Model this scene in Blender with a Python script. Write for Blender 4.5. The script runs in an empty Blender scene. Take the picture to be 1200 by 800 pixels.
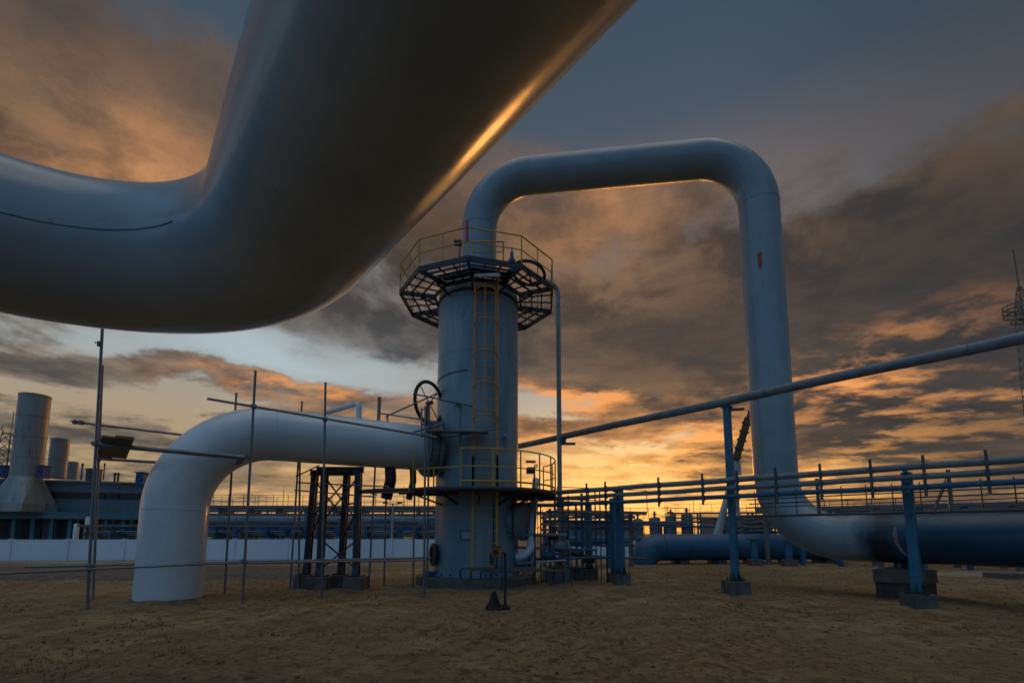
import bpy, bmesh, math, random
from mathutils import Vector, Matrix

random.seed(11)
scene = bpy.context.scene
C = scene.collection
PI = math.pi
R = math.radians

# ------------------------------------------------------------------ camera
EYE = 1.6
FPX, CXP, CYP = 560.0, 600.0, 562.0
PITCH = math.atan((625 - 562) / FPX)
cp, sp = math.cos(PITCH), math.sin(PITCH)
cam = bpy.data.cameras.new('camera')
cam.sensor_width = 36
cam.lens = FPX / 1200 * 36
cam.shift_y = (CYP - 400) / 1200
cam.clip_start = 0.02
cam.clip_end = 6000
camo = bpy.data.objects.new('camera', cam)
camo.location = (0, 0, EYE)
camo.rotation_euler = (PI / 2 + PITCH, 0, 0)
C.objects.link(camo)
scene.camera = camo


def at(px, py, Y):
    """world point at distance Y in front of the tripod"""
    x = (px - CXP) / FPX
    v = (CYP - py) / FPX
    d = Vector((x, cp - v * sp, sp + v * cp))
    return Vector((0, 0, EYE)) + d * (Y / d.y)


def gr(px, py, z=0.0):
    x = (px - CXP) / FPX
    v = (CYP - py) / FPX
    d = Vector((x, cp - v * sp, sp + v * cp))
    return Vector((0, 0, EYE)) + d * ((z - EYE) / d.z)


# ------------------------------------------------------------------ materials
def newmat(name):
    m = bpy.data.materials.new(name)
    m.use_nodes = True
    nt = m.node_tree
    b = nt.nodes['Principled BSDF']
    return m, nt, b


def paint(name, c1, c2, rough=0.4, metal=0.0, nscale=1.2, stretch=(1, 1, 1), rust=None, rust_amt=0.0,
          bump=0.0, bscale=30.0, coat=0.0, rvar=0.12):
    m, nt, b = newmat(name)
    N, L = nt.nodes, nt.links
    tc = N.new('ShaderNodeTexCoord')
    mp = N.new('ShaderNodeMapping')
    mp.inputs['Scale'].default_value = stretch
    L.new(tc.outputs['Object'], mp.inputs['Vector'])
    n1 = N.new('ShaderNodeTexNoise')
    n1.inputs['Scale'].default_value = nscale
    n1.inputs['Detail'].default_value = 9
    n1.inputs['Roughness'].default_value = 0.62
    L.new(mp.outputs['Vector'], n1.inputs['Vector'])
    rmp = N.new('ShaderNodeValToRGB')
    rmp.color_ramp.elements[0].position = 0.36
    rmp.color_ramp.elements[1].position = 0.66
    rmp.color_ramp.elements[0].color = (*c1, 1)
    rmp.color_ramp.elements[1].color = (*c2, 1)
    L.new(n1.outputs['Fac'], rmp.inputs['Fac'])
    col = rmp.outputs['Color']
    n2 = N.new('ShaderNodeTexNoise')
    n2.inputs['Scale'].default_value = nscale * 4.7
    n2.inputs['Detail'].default_value = 8
    n2.inputs['Roughness'].default_value = 0.7
    L.new(mp.outputs['Vector'], n2.inputs['Vector'])
    if rust:
        rr = N.new('ShaderNodeMapRange')
        rr.inputs['From Min'].default_value = 0.68 - rust_amt * 0.25
        rr.inputs['From Max'].default_value = 0.76 - rust_amt * 0.2
        L.new(n2.outputs['Fac'], rr.inputs['Value'])
        mx = N.new('ShaderNodeMix')
        mx.data_type = 'RGBA'
        L.new(rr.outputs['Result'], mx.inputs[0])
        L.new(col, mx.inputs[6])
        mx.inputs[7].default_value = (*rust, 1)
        col = mx.outputs[2]
    L.new(col, b.inputs['Base Color'])
    mr = N.new('ShaderNodeMapRange')
    mr.inputs['From Min'].default_value = 0.3
    mr.inputs['From Max'].default_value = 0.7
    mr.inputs['To Min'].default_value = max(0.05, rough - rvar)
    mr.inputs['To Max'].default_value = min(1, rough + rvar)
    L.new(n2.outputs['Fac'], mr.inputs['Value'])
    L.new(mr.outputs['Result'], b.inputs['Roughness'])
    b.inputs['Metallic'].default_value = metal
    if coat:
        b.inputs['Coat Weight'].default_value = coat
        b.inputs['Coat Roughness'].default_value = 0.18
    if bump:
        n3 = N.new('ShaderNodeTexNoise')
        n3.inputs['Scale'].default_value = bscale
        n3.inputs['Detail'].default_value = 6
        L.new(tc.outputs['Object'], n3.inputs['Vector'])
        bp = N.new('ShaderNodeBump')
        bp.inputs['Strength'].default_value = bump
        bp.inputs['Distance'].default_value = 0.02
        L.new(n3.outputs['Fac'], bp.inputs['Height'])
        L.new(bp.outputs['Normal'], b.inputs['Normal'])
    return m


RUST = (0.10, 0.04, 0.018)
M = {}
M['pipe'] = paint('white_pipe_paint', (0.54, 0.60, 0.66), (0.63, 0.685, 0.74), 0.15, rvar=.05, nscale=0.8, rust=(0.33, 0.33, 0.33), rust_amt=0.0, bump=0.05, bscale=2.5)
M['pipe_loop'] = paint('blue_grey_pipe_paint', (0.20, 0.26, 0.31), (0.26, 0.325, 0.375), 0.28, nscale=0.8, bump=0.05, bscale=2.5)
M['pipe_fg'] = paint('grey_pipe_paint', (0.29, 0.335, 0.375), (0.375, 0.41, 0.44), 0.19, rvar=.05, nscale=1.1, rust=(0.20, 0.18, 0.16), rust_amt=0.12, bump=0.06, bscale=3.5)
M['tower'] = paint('tower_paint', (0.16, 0.225, 0.285), (0.27, 0.345, 0.405), 0.36, nscale=1.4, stretch=(1, 1, 0.22), rust=(0.15, 0.12, 0.095), rust_amt=0.3, bump=0.06, bscale=3)
M['bluecoat'] = paint('dark_blue_coating', (0.012, 0.052, 0.105), (0.02, 0.082, 0.15), 0.34, nscale=0.9, rust=(0.03, 0.035, 0.045), rust_amt=0.3, bump=0.1, bscale=4)
M['blue'] = paint('blue_post_paint', (0.015, 0.11, 0.19), (0.03, 0.16, 0.26), 0.45, nscale=3, rust=(0.03, 0.06, 0.10), rust_amt=0.3)
M['bluedark'] = paint('faded_blue_paint', (0.012, 0.085, 0.175), (0.025, 0.12, 0.225), 0.5, nscale=1.5, rust=RUST, rust_amt=0.1)
M['royal'] = paint('royal_blue_paint', (0.01, 0.07, 0.24), (0.02, 0.10, 0.32), 0.5, nscale=1.5)
M['greypipe'] = paint('grey_pipe_enamel', (0.12, 0.145, 0.165), (0.20, 0.225, 0.245), 0.42, nscale=3, rust=RUST, rust_amt=0.15)
M['steel'] = paint('dark_steel', (0.06, 0.06, 0.065), (0.11, 0.11, 0.115), 0.5, metal=0.4, nscale=4, rust=RUST, rust_amt=0.4)
M['scaf'] = paint('scaffold_steel', (0.13, 0.14, 0.15), (0.22, 0.22, 0.23), 0.45, metal=0.6, nscale=5, rust=RUST, rust_amt=0.35)
M['black'] = paint('black_steel', (0.015, 0.016, 0.018), (0.03, 0.03, 0.032), 0.5, nscale=4, rust=RUST, rust_amt=0.2)
M['yellow'] = paint('yellow_paint', (0.46, 0.27, 0.02), (0.56, 0.35, 0.03), 0.5, nscale=5, rust=RUST, rust_amt=0.35)
M['orange'] = paint('orange_cage_paint', (0.52, 0.20, 0.02), (0.62, 0.265, 0.03), 0.5, nscale=5, rust=RUST, rust_amt=0.4)
M['red'] = paint('red_paint', (0.36, 0.018, 0.012), (0.44, 0.03, 0.02), 0.5)
M['redbox'] = paint('orange_red_paint', (0.50, 0.10, 0.02), (0.60, 0.14, 0.03), 0.45)
M['concrete'] = paint('concrete', (0.075, 0.068, 0.06), (0.16, 0.146, 0.128), 0.9, nscale=3, rust=(0.09, 0.085, 0.08), rust_amt=0.5, bump=0.5, bscale=22)
M['darkconc'] = paint('tarred_concrete', (0.03, 0.03, 0.03), (0.07, 0.065, 0.06), 0.85, nscale=4, rust=(0.15, 0.14, 0.13), rust_amt=0.2, bump=0.5, bscale=22)
M['wall'] = paint('pale_wall_paint', (0.62, 0.69, 0.80), (0.72, 0.78, 0.86), 0.7, nscale=0.5, stretch=(1, 1, 0.4), rust=(0.4, 0.42, 0.44), rust_amt=0.2)
M['wood'] = paint('old_scaffold_board', (0.10, 0.08, 0.055), (0.20, 0.16, 0.11), 0.85, nscale=3, stretch=(1, 6, 6), bump=0.4, bscale=30)
M['clad'] = paint('dark_cladding', (0.09, 0.12, 0.16), (0.15, 0.18, 0.22), 0.6, nscale=0.25, stretch=(1, 1, 0.3), rust=(0.06, 0.05, 0.04), rust_amt=0.3)
M['stack'] = paint('stack_sheet_metal', (0.22, 0.22, 0.22), (0.36, 0.35, 0.34), 0.5, metal=0.25, nscale=0.4, stretch=(1, 1, 0.15), rust=(0.14, 0.10, 0.07), rust_amt=0.45)
M['teal'] = paint('teal_steel', (0.04, 0.15, 0.20), (0.06, 0.20, 0.26), 0.55, nscale=0.5)
M['far'] = paint('distant_steel', (0.09, 0.10, 0.115), (0.15, 0.155, 0.165), 0.6, nscale=0.5)
M['farpale'] = paint('distant_pale_metal', (0.30, 0.31, 0.33), (0.42, 0.43, 0.45), 0.55, nscale=0.4)
M['wrap'] = paint('bitumen_wrap', (0.006, 0.012, 0.022), (0.03, 0.07, 0.12), 0.5, nscale=1.6, bump=.15, bscale=6)
M['scar'] = paint('scraped_primer', (0.16, 0.145, 0.13), (0.30, 0.28, 0.25), 0.7, nscale=4)
M['riserpaint'] = paint('pale_riser_paint', (0.22, 0.25, 0.28), (0.32, 0.35, 0.37), 0.4, nscale=3)
M['navy'] = paint('blue_black_paint', (0.010, 0.017, 0.026), (0.022, 0.034, 0.048), 0.5, nscale=3)
M['rubber'] = paint('black_rubber', (0.012, 0.012, 0.012), (0.025, 0.024, 0.023), 0.8, nscale=5)
M['boom'] = paint('rusty_boom', (0.06, 0.035, 0.02), (0.11, 0.06, 0.03), 0.6, nscale=2)


def coat_edge_mat(axis, s0, s1):
    """white paint giving way to dark blue coating along a ragged brushed edge"""
    m, nt, b = newmat('coating_edge')
    N, L = nt.nodes, nt.links
    tc = N.new('ShaderNodeTexCoord')
    dt = N.new('ShaderNodeVectorMath')
    dt.operation = 'DOT_PRODUCT'
    L.new(tc.outputs['Object'], dt.inputs[0])
    dt.inputs[1].default_value = axis
    n = N.new('ShaderNodeTexNoise')
    n.inputs['Scale'].default_value = 2.2
    n.inputs['Detail'].default_value = 9
    n.inputs['Roughness'].default_value = .65
    L.new(tc.outputs['Object'], n.inputs['Vector'])
    ad = N.new('ShaderNodeMath')
    ad.operation = 'MULTIPLY_ADD'
    L.new(n.outputs['Fac'], ad.inputs[0])
    ad.inputs[1].default_value = .8
    L.new(dt.outputs['Value'], ad.inputs[2])
    mr = N.new('ShaderNodeMapRange')
    mr.inputs['From Min'].default_value = s0 + .4
    mr.inputs['From Max'].default_value = s1 + .4
    L.new(ad.outputs[0], mr.inputs['Value'])
    rp = N.new('ShaderNodeValToRGB')
    e = rp.color_ramp.elements
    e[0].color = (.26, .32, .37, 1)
    e[1].position = 1.0
    e[1].color = (.016, .067, .127, 1)
    for p, c in ((.30, (.07, .13, .18)), (.55, (.012, .022, .032)), (.8, (.014, .028, .045))):
        q = e.new(p)
        q.color = (*c, 1)
    L.new(mr.outputs['Result'], rp.inputs['Fac'])
    L.new(rp.outputs['Color'], b.inputs['Base Color'])
    b.inputs['Roughness'].default_value = .36
    return m


def ground_mat():
    m, nt, b = newmat('dry_trodden_earth')
    N, L = nt.nodes, nt.links
    tc = N.new('ShaderNodeTexCoord')

    def noise(scale, detail=8, rough=0.6, st=(1, 1, 1)):
        mp = N.new('ShaderNodeMapping')
        mp.inputs['Scale'].default_value = st
        L.new(tc.outputs['Object'], mp.inputs['Vector'])
        n = N.new('ShaderNodeTexNoise')
        n.inputs['Scale'].default_value = scale
        n.inputs['Detail'].default_value = detail
        n.inputs['Roughness'].default_value = rough
        L.new(mp.outputs['Vector'], n.inputs['Vector'])
        return n.outputs['Fac']

    def ramp(f, a, ca, bb, cb):
        r = N.new('ShaderNodeValToRGB')
        r.color_ramp.elements[0].position = a
        r.color_ramp.elements[1].position = bb
        r.color_ramp.elements[0].color = (*ca, 1)
        r.color_ramp.elements[1].color = (*cb, 1)
        L.new(f, r.inputs['Fac'])
        return r.outputs['Color']

    def mix(f, a, c):
        x = N.new('ShaderNodeMix')
        x.data_type = 'RGBA'
        L.new(f, x.inputs[0])
        if isinstance(a, tuple):
            x.inputs[6].default_value = (*a, 1)
        else:
            L.new(a, x.inputs[6])
        if isinstance(c, tuple):
            x.inputs[7].default_value = (*c, 1)
        else:
            L.new(c, x.inputs[7])
        return x.outputs[2]
    big = noise(0.16, 6, 0.6)
    mid = noise(1.1, 9, 0.68)
    fine = noise(9, 8, 0.75)
    grain = noise(45, 6, 0.8)
    base = ramp(mid, 0.34, (0.17, 0.122, 0.066), 0.62, (0.41, 0.30, 0.178))
    rough_patch = ramp(fine, 0.38, (0.085, 0.058, 0.032), 0.60, (0.38, 0.275, 0.165))
    pm = N.new('ShaderNodeMapRange')
    pm.inputs['From Min'].default_value = 0.42
    pm.inputs['From Max'].default_value = 0.60
    L.new(big, pm.inputs['Value'])
    c = mix(pm.outputs['Result'], base, rough_patch)
    mot = noise(4.2, 12, 0.78, (1, 1, 1))
    dm = N.new('ShaderNodeMapRange')
    dm.inputs['From Min'].default_value = 0.50
    dm.inputs['From Max'].default_value = 0.58
    dm.inputs['To Max'].default_value = 0.85
    L.new(mot, dm.inputs['Value'])
    zone = N.new('ShaderNodeMapRange')
    zone.inputs['From Min'].default_value = 0.38
    zone.inputs['From Max'].default_value = 0.55
    zone.inputs['To Min'].default_value = 0.35
    L.new(noise(0.23, 5, .6), zone.inputs['Value'])
    mm = N.new('ShaderNodeMath')
    mm.operation = 'MULTIPLY'
    L.new(dm.outputs['Result'], mm.inputs[0])
    L.new(zone.outputs['Result'], mm.inputs[1])
    c = mix(mm.outputs[0], c, (0.090, 0.059, 0.034))
    gm = N.new('ShaderNodeMapRange')
    gm.inputs['From Min'].default_value = 0.35
    gm.inputs['From Max'].default_value = 0.7
    gm.inputs['To Min'].default_value = 0.7
    gm.inputs['To Max'].default_value = 1.3
    L.new(grain, gm.inputs['Value'])
    mu = N.new('ShaderNodeMix')
    mu.data_type = 'RGBA'
    mu.blend_type = 'MULTIPLY'
    mu.inputs[0].default_value = 1
    L.new(c, mu.inputs[6])
    cc = N.new('ShaderNodeCombineColor')
    for i in range(3):
        L.new(gm.outputs['Result'], cc.inputs[i])
    L.new(cc.outputs['Color'], mu.inputs[7])
    L.new(mu.outputs[2], b.inputs['Base Color'])
    b.inputs['Roughness'].default_value = 0.95
    b.inputs['Specular IOR Level'].default_value = 0.15
    ad = N.new('ShaderNodeMath')
    ad.operation = 'MULTIPLY_ADD'
    L.new(fine, ad.inputs[0])
    ad.inputs[1].default_value = 1.6
    L.new(grain, ad.inputs[2])
    bp = N.new('ShaderNodeBump')
    bp.inputs['Strength'].default_value = 0.75
    bp.inputs['Distance'].default_value = 0.05
    L.new(ad.outputs[0], bp.inputs['Height'])
    L.new(bp.outputs['Normal'], b.inputs['Normal'])
    return m


M['ground'] = ground_mat()
M['gravel'] = paint('dark_gravel', (0.045, 0.037, 0.031), (0.14, 0.115, 0.095), 0.95, nscale=5, rust=(0.03, 0.025, 0.02), rust_amt=0.5, bump=1.0, bscale=14)
M['track'] = paint('pale_track', (0.19, 0.155, 0.115), (0.30, 0.25, 0.19), 0.95, nscale=0.6, stretch=(0.3, 1, 1), bump=0.3, bscale=8)
M['clod'] = paint('earth_clod', (0.10, 0.068, 0.04), (0.26, 0.19, 0.115), 0.95, nscale=2)
M['straw'] = paint('dead_grass', (0.09, 0.062, 0.032), (0.20, 0.145, 0.08), 0.9, nscale=1)


# ------------------------------------------------------------------ mesh builder
def fillet(pts, r, n=8):
    """round the inner corners of a polyline"""
    pts = [Vector(p) for p in pts]
    out = [pts[0]]
    for i in range(1, len(pts) - 1):
        a, b, c = pts[i - 1], pts[i], pts[i + 1]
        u = (a - b).normalized()
        v = (c - b).normalized()
        ang = u.angle(v)
        if ang > PI - 0.02:
            out.append(b)
            continue
        t = r / math.tan(ang / 2)
        t = min(t, (a - b).length * 0.95, (c - b).length * 0.95)
        rr = t * math.tan(ang / 2)
        p, q = b + u * t, b + v * t
        cen = b + (u + v).normalized() * (rr / math.sin(ang / 2))
        e0, e1 = p - cen, q - cen
        tot = e0.angle(e1)
        ax = e0.cross(e1).normalized()
        for k in range(n + 1):
            out.append(cen + Matrix.Rotation(tot * k / n, 3, ax) @ e0)
    out.append(pts[-1])
    return out


class MB:
    def __init__(s):
        s.bm = bmesh.new()

    def tube(s, pts, r, seg=10, cap=True, radii=None):
        bm = s.bm
        pts = [Vector(p) for p in pts]
        P = [pts[0]]
        rad = [radii[0] if radii else r]
        for i, p in enumerate(pts[1:], 1):
            if (p - P[-1]).length > 1e-5:
                P.append(p)
                rad.append(radii[i] if radii else r)
        pts = P
        n = len(pts)
        tans = []
        for i in range(n):
            t = Vector((0, 0, 0))
            if i > 0:
                t += (pts[i] - pts[i - 1]).normalized()
            if i < n - 1:
                t += (pts[i + 1] - pts[i]).normalized()
            tans.append(t.normalized())
        ref = Vector((0, 0, 1)) if abs(tans[0].z) < 0.9 else Vector((1, 0, 0))
        u = (ref - tans[0] * ref.dot(tans[0])).normalized()
        rings = []
        for i in range(n):
            t = tans[i]
            u = (u - t * u.dot(t)).normalized()
            v = t.cross(u)
            k = 1.0
            if 0 < i < n - 1:
                k = 1.0
            rings.append([bm.verts.new(pts[i] + (u * math.cos(2 * PI * j / seg) + v * math.sin(2 * PI * j / seg)) * rad[i] * k) for j in range(seg)])
        for i in range(n - 1):
            for j in range(seg):
                f = bm.faces.new((rings[i][j], rings[i][(j + 1) % seg], rings[i + 1][(j + 1) % seg], rings[i + 1][j]))
                f.smooth = True
        if cap:
            for ring, rev in ((rings[0], True), (rings[-1], False)):
                f = bm.faces.new(list(reversed(ring)) if rev else ring)
                for e in f.edges:
                    e.smooth = False
        return s

    def cyl(s, p, q, r, r2=None, seg=16):
        return s.tube([p, q], r, seg, True, [r, r if r2 is None else r2])

    def ring(s, c, n, Rm, r, seg=36, rs=8, a0=0, a1=2 * PI):
        c = Vector(c)
        n = Vector(n).normalized()
        ref = Vector((0, 0, 1)) if abs(n.z) < 0.9 else Vector((1, 0, 0))
        u = n.cross(ref).normalized()
        v = n.cross(u)
        full = abs(a1 - a0) > 2 * PI - 1e-4
        m = seg if full else seg + 1
        rings = []
        for i in range(m):
            a = a0 + (a1 - a0) * i / seg
            d = u * math.cos(a) + v * math.sin(a)
            rings.append([s.bm.verts.new(c + d * (Rm + r * math.cos(2 * PI * j / rs)) + n * r * math.sin(2 * PI * j / rs)) for j in range(rs)])
        for i in range(m if full else m - 1):
            A, B = rings[i], rings[(i + 1) % m]
            for j in range(rs):
                f = s.bm.faces.new((A[j], A[(j + 1) % rs], B[(j + 1) % rs], B[j]))
                f.smooth = True
        return s

    def lathe(s, c, prof, seg=48, axis=None, smooth=True):
        """prof: (radius, height) pairs along the axis"""
        c = Vector(c)
        n = Vector(axis).normalized() if axis else Vector((0, 0, 1))
        ref = Vector((0, 1, 0)) if abs(n.y) < 0.9 else Vector((1, 0, 0))
        u = n.cross(ref).normalized()
        v = n.cross(u)
        rings = []
        for (r, h) in prof:
            rings.append([s.bm.verts.new(c + n * h + (u * math.cos(2 * PI * j / seg) + v * math.sin(2 * PI * j / seg)) * max(r, 1e-4)) for j in range(seg)])
        for i in range(len(prof) - 1):
            d0 = (prof[i + 1][0] - prof[i][0], prof[i + 1][1] - prof[i][1])
            for j in range(seg):
                f = s.bm.faces.new((rings[i][j], rings[i][(j + 1) % seg], rings[i + 1][(j + 1) % seg], rings[i + 1][j]))
                f.smooth = smooth
            if 0 < i:
                d1 = (prof[i][0] - prof[i - 1][0], prof[i][1] - prof[i - 1][1])
                cr = abs(math.atan2(d1[0] * d0[1] - d1[1] * d0[0], d1[0] * d0[0] + d1[1] * d0[1]))
                if cr > 0.6:
                    for j in range(seg):
                        e = s.bm.edges.get((rings[i][j], rings[i][(j + 1) % seg]))
                        if e:
                            e.smooth = False
        return s

    def box(s, c, size, rz=0.0, bev=0.0, rot=None):
        c = Vector(c)
        mt = rot if rot else Matrix.Rotation(rz, 3, 'Z')
        vs = []
        for dx in (-0.5, 0.5):
            for dy in (-0.5, 0.5):
                for dz in (-0.5, 0.5):
                    vs.append(s.bm.verts.new(c + mt @ Vector((dx * size[0], dy * size[1], dz * size[2]))))
        fs = []
        for q in ((0, 1, 3, 2), (4, 6, 7, 5), (0, 4, 5, 1), (2, 3, 7, 6), (0, 2, 6, 4), (1, 5, 7, 3)):
            fs.append(s.bm.faces.new([vs[k] for k in q]))
        if bev:
            es = set()
            for f in fs:
                es.update(f.edges)
            bmesh.ops.bevel(s.bm, geom=list(es), offset=bev, segments=2, profile=0.6, affect='EDGES')
        return s

    def bar(s, p, q, w, h, up=(0, 0, 1)):
        p, q = Vector(p), Vector(q)
        t = (q - p)
        Ln = t.length
        t.normalize()
        up = Vector(up)
        if abs(t.dot(up)) > 0.98:
            up = Vector((0, 1, 0))
        sd = t.cross(up).normalized()
        uu = sd.cross(t)
        mt = Matrix((t, sd, uu)).transposed()
        return s.box((p + q) / 2, (Ln, w, h), rot=mt)

    def ibeam(s, p, q, w, h, tf=0.02):
        p, q = Vector(p), Vector(q)
        t = (q - p).normalized()
        up = Vector((0, 0, 1)) if abs(t.z) < 0.9 else Vector((0, 1, 0))
        sd = t.cross(up).normalized()
        uu = sd.cross(t)
        s.bar(p + uu * (h / 2 - tf / 2), q + uu * (h / 2 - tf / 2), w, tf, up)
        s.bar(p - uu * (h / 2 - tf / 2), q - uu * (h / 2 - tf / 2), w, tf, up)
        s.bar(p, q, tf, h - 2 * tf - 0.002, up)
        return s

    def build(s, name, mat, parent=None, origin=None):
        bm = s.bm
        bmesh.ops.recalc_face_normals(bm, faces=bm.faces)
        if origin is None:
            if parent is not None:
                o = Vector(parent['_o'])
            else:
                o = Vector((0, 0, 0))
        else:
            o = Vector(origin)
        if o.length > 0:
            bmesh.ops.translate(bm, verts=bm.verts, vec=-o)
        me = bpy.data.meshes.new(name)
        bm.to_mesh(me)
        bm.free()
        me.materials.append(mat)
        ob = bpy.data.objects.new(name, me)
        C.objects.link(ob)
        ob['_o'] = list(o)
        if parent is not None:
            ob.parent = parent
        else:
            ob.location = o
        return ob


def thing(name, label, cat, loc, group=None):
    o = bpy.data.objects.new(name, None)
    o.empty_display_size = 0.2
    C.objects.link(o)
    o.location = loc
    o['_o'] = list(loc)
    o['label'] = label
    o['category'] = cat
    if group:
        o['group'] = group
    return o


def tag(o, label, cat, group=None):
    o['label'] = label
    o['category'] = cat
    if group:
        o['group'] = group
    return o


def structure(o, kind='structure'):
    o['kind'] = kind
    return o


def copy_tree(o, loc=None, label=None):
    def rec(a, parent):
        c = a.copy()
        C.objects.link(c)
        c.parent = parent
        for ch in list(a.children):
            rec(ch, c)
        return c
    r = rec(o, None)
    if loc is not None:
        r.location = loc
    if label:
        r['label'] = label
    return r


V = Vector


def xy(p, z):
    return Vector((p[0], p[1], z))


# ------------------------------------------------------------------ ground
MOUNDS = [(-8.3, 11.8, .95, .09), (5.88, 12.78, .6, .06), (8.44, 10.15, .55, .06), (3.3, 14.8, .5, .05), (10.2, 11.9, .9, .06), (-1.16, 15.8, 2.1, .07), (-5.6, 13.8, .6, .05), (-4.5, 13.8, .6, .05), (1.8, 17.6, .8, .05)]


def build_ground():
    from mathutils import noise as mn
    bm = bmesh.new()

    def axis(near0, near1, step, far):
        a = []
        v = near0
        while v <= near1 + 1e-6:
            a.append(v)
            v += step
        st = step
        while a[-1] < far:
            st *= 1.35
            a.append(a[-1] + st)
        st = step
        b = []
        v = near0
        while v > -far:
            st *= 1.35
            v -= st
            b.append(v)
        return list(reversed(b)) + a
    xs = axis(-16, 17, 0.16, 3000)
    ys = axis(2.0, 26, 0.16, 3000)
    grid = []
    for y in ys:
        row = []
        for x in xs:
            z = 0.0
            d = math.hypot(x, y)
            if d < 60:
                f = max(0.0, 1 - d / 60)
                z += 0.035 * mn.noise(V((x * 0.35, y * 0.35, 0))) * f
                z += 0.028 * mn.noise(V((x * 1.3, y * 1.3, 4))) * f
                z += 0.022 * mn.noise(V((x * 2.9, y * 2.9, 9))) * f
                for (mx_, my_, mr_, mh_) in MOUNDS:
                    dd = math.hypot(x - mx_, y - my_)
                    if dd < mr_ * 2.5:
                        z += mh_ * math.exp(-(dd / mr_) ** 4) * (1 + .8 * mn.noise(V((x * 2, y * 2, 1))))
                for (ax_, ay_, bx_, by_) in ((-9, 5.2, 14, 9.6), (-9, 6.9, 14, 11.2), (-2, 3.5, 5.5, 30), (-.2, 3.4, 7.3, 30)):
                    tx, ty = bx_ - ax_, by_ - ay_
                    ll = math.hypot(tx, ty)
                    off_ = ((x - ax_) * ty - (y - ay_) * tx) / ll + .35 * mn.noise(V((x * .12, y * .12, 5)))
                    if abs(off_) < .6:
                        z += (-.045 * math.exp(-(off_ / .16) ** 2) + .022 * math.exp(-((abs(off_) - .3) / .1) ** 2)) * (.5 + .9 * mn.noise(V((x * .5, y * .5, 8))))
            row.append(bm.verts.new((x, y, z)))
        grid.append(row)
    for j in range(len(ys) - 1):
        for i in range(len(xs) - 1):
            f = bm.faces.new((grid[j][i], grid[j][i + 1], grid[j + 1][i + 1], grid[j + 1][i]))
            f.smooth = True
    me = bpy.data.meshes.new('ground')
    bm.to_mesh(me)
    bm.free()
    me.materials.append(M['ground'])
    o = bpy.data.objects.new('ground', me)
    C.objects.link(o)
    structure(o)


build_ground()


def sheet(name, poly, z, mat, hump=0.0, n=40):
    """a low mounded strip of another surface lying on the ground; poly = 4 corners"""
    from mathutils import noise as mn
    bm = bmesh.new()
    a, b, c, d = [V((p[0], p[1], 0)) for p in poly]
    m = max(6, n // 3)
    g = []
    for j in range(m + 1):
        v = j / m
        row = []
        for i in range(n + 1):
            u = i / n
            p = (a * (1 - u) + b * u) * (1 - v) + (d * (1 - u) + c * u) * v
            e = min(1, 5 * min(u, 1 - u, v, 1 - v))
            w = mn.noise(V((p.x * 0.8, p.y * 0.8, 2)))
            p.x += 0.5 * w * (1 - e)
            p.y += 0.6 * mn.noise(V((p.x * 0.6, 3, p.y * 0.6))) * (1 - e)
            row.append(bm.verts.new((p.x, p.y, z * e - 0.06 * (1 - e) + hump * e * (0.6 + 0.8 * mn.noise(V((p.x * 0.9, p.y * 0.9, 7)))))))
        g.append(row)
    for j in range(m):
        for i in range(n):
            f = bm.faces.new((g[j][i], g[j][i + 1], g[j + 1][i + 1], g[j + 1][i]))
            f.smooth = True
    me = bpy.data.meshes.new(name)
    bm.to_mesh(me)
    bm.free()
    me.materials.append(mat)
    o = bpy.data.objects.new(name, me)
    C.objects.link(o)
    structure(o)
    return o


sheet('gravel_bed', [(-32, 15.6), (-3.2, 16.6), (-4.8, 24.5), (-34, 23.0)], 0.07, M['gravel'], 0.05, 90)
sheet('gravel_track', [(-46, 24.8), (-6, 27.5), (-6, 29.0), (-46, 27.2)], 0.05, M['track'], 0.0, 60)
sheet('gravel_track', [(12, 18.2), (40, 17.0), (40, 20.0), (13, 21.0)], 0.05, M['track'], 0.0, 50)


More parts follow.
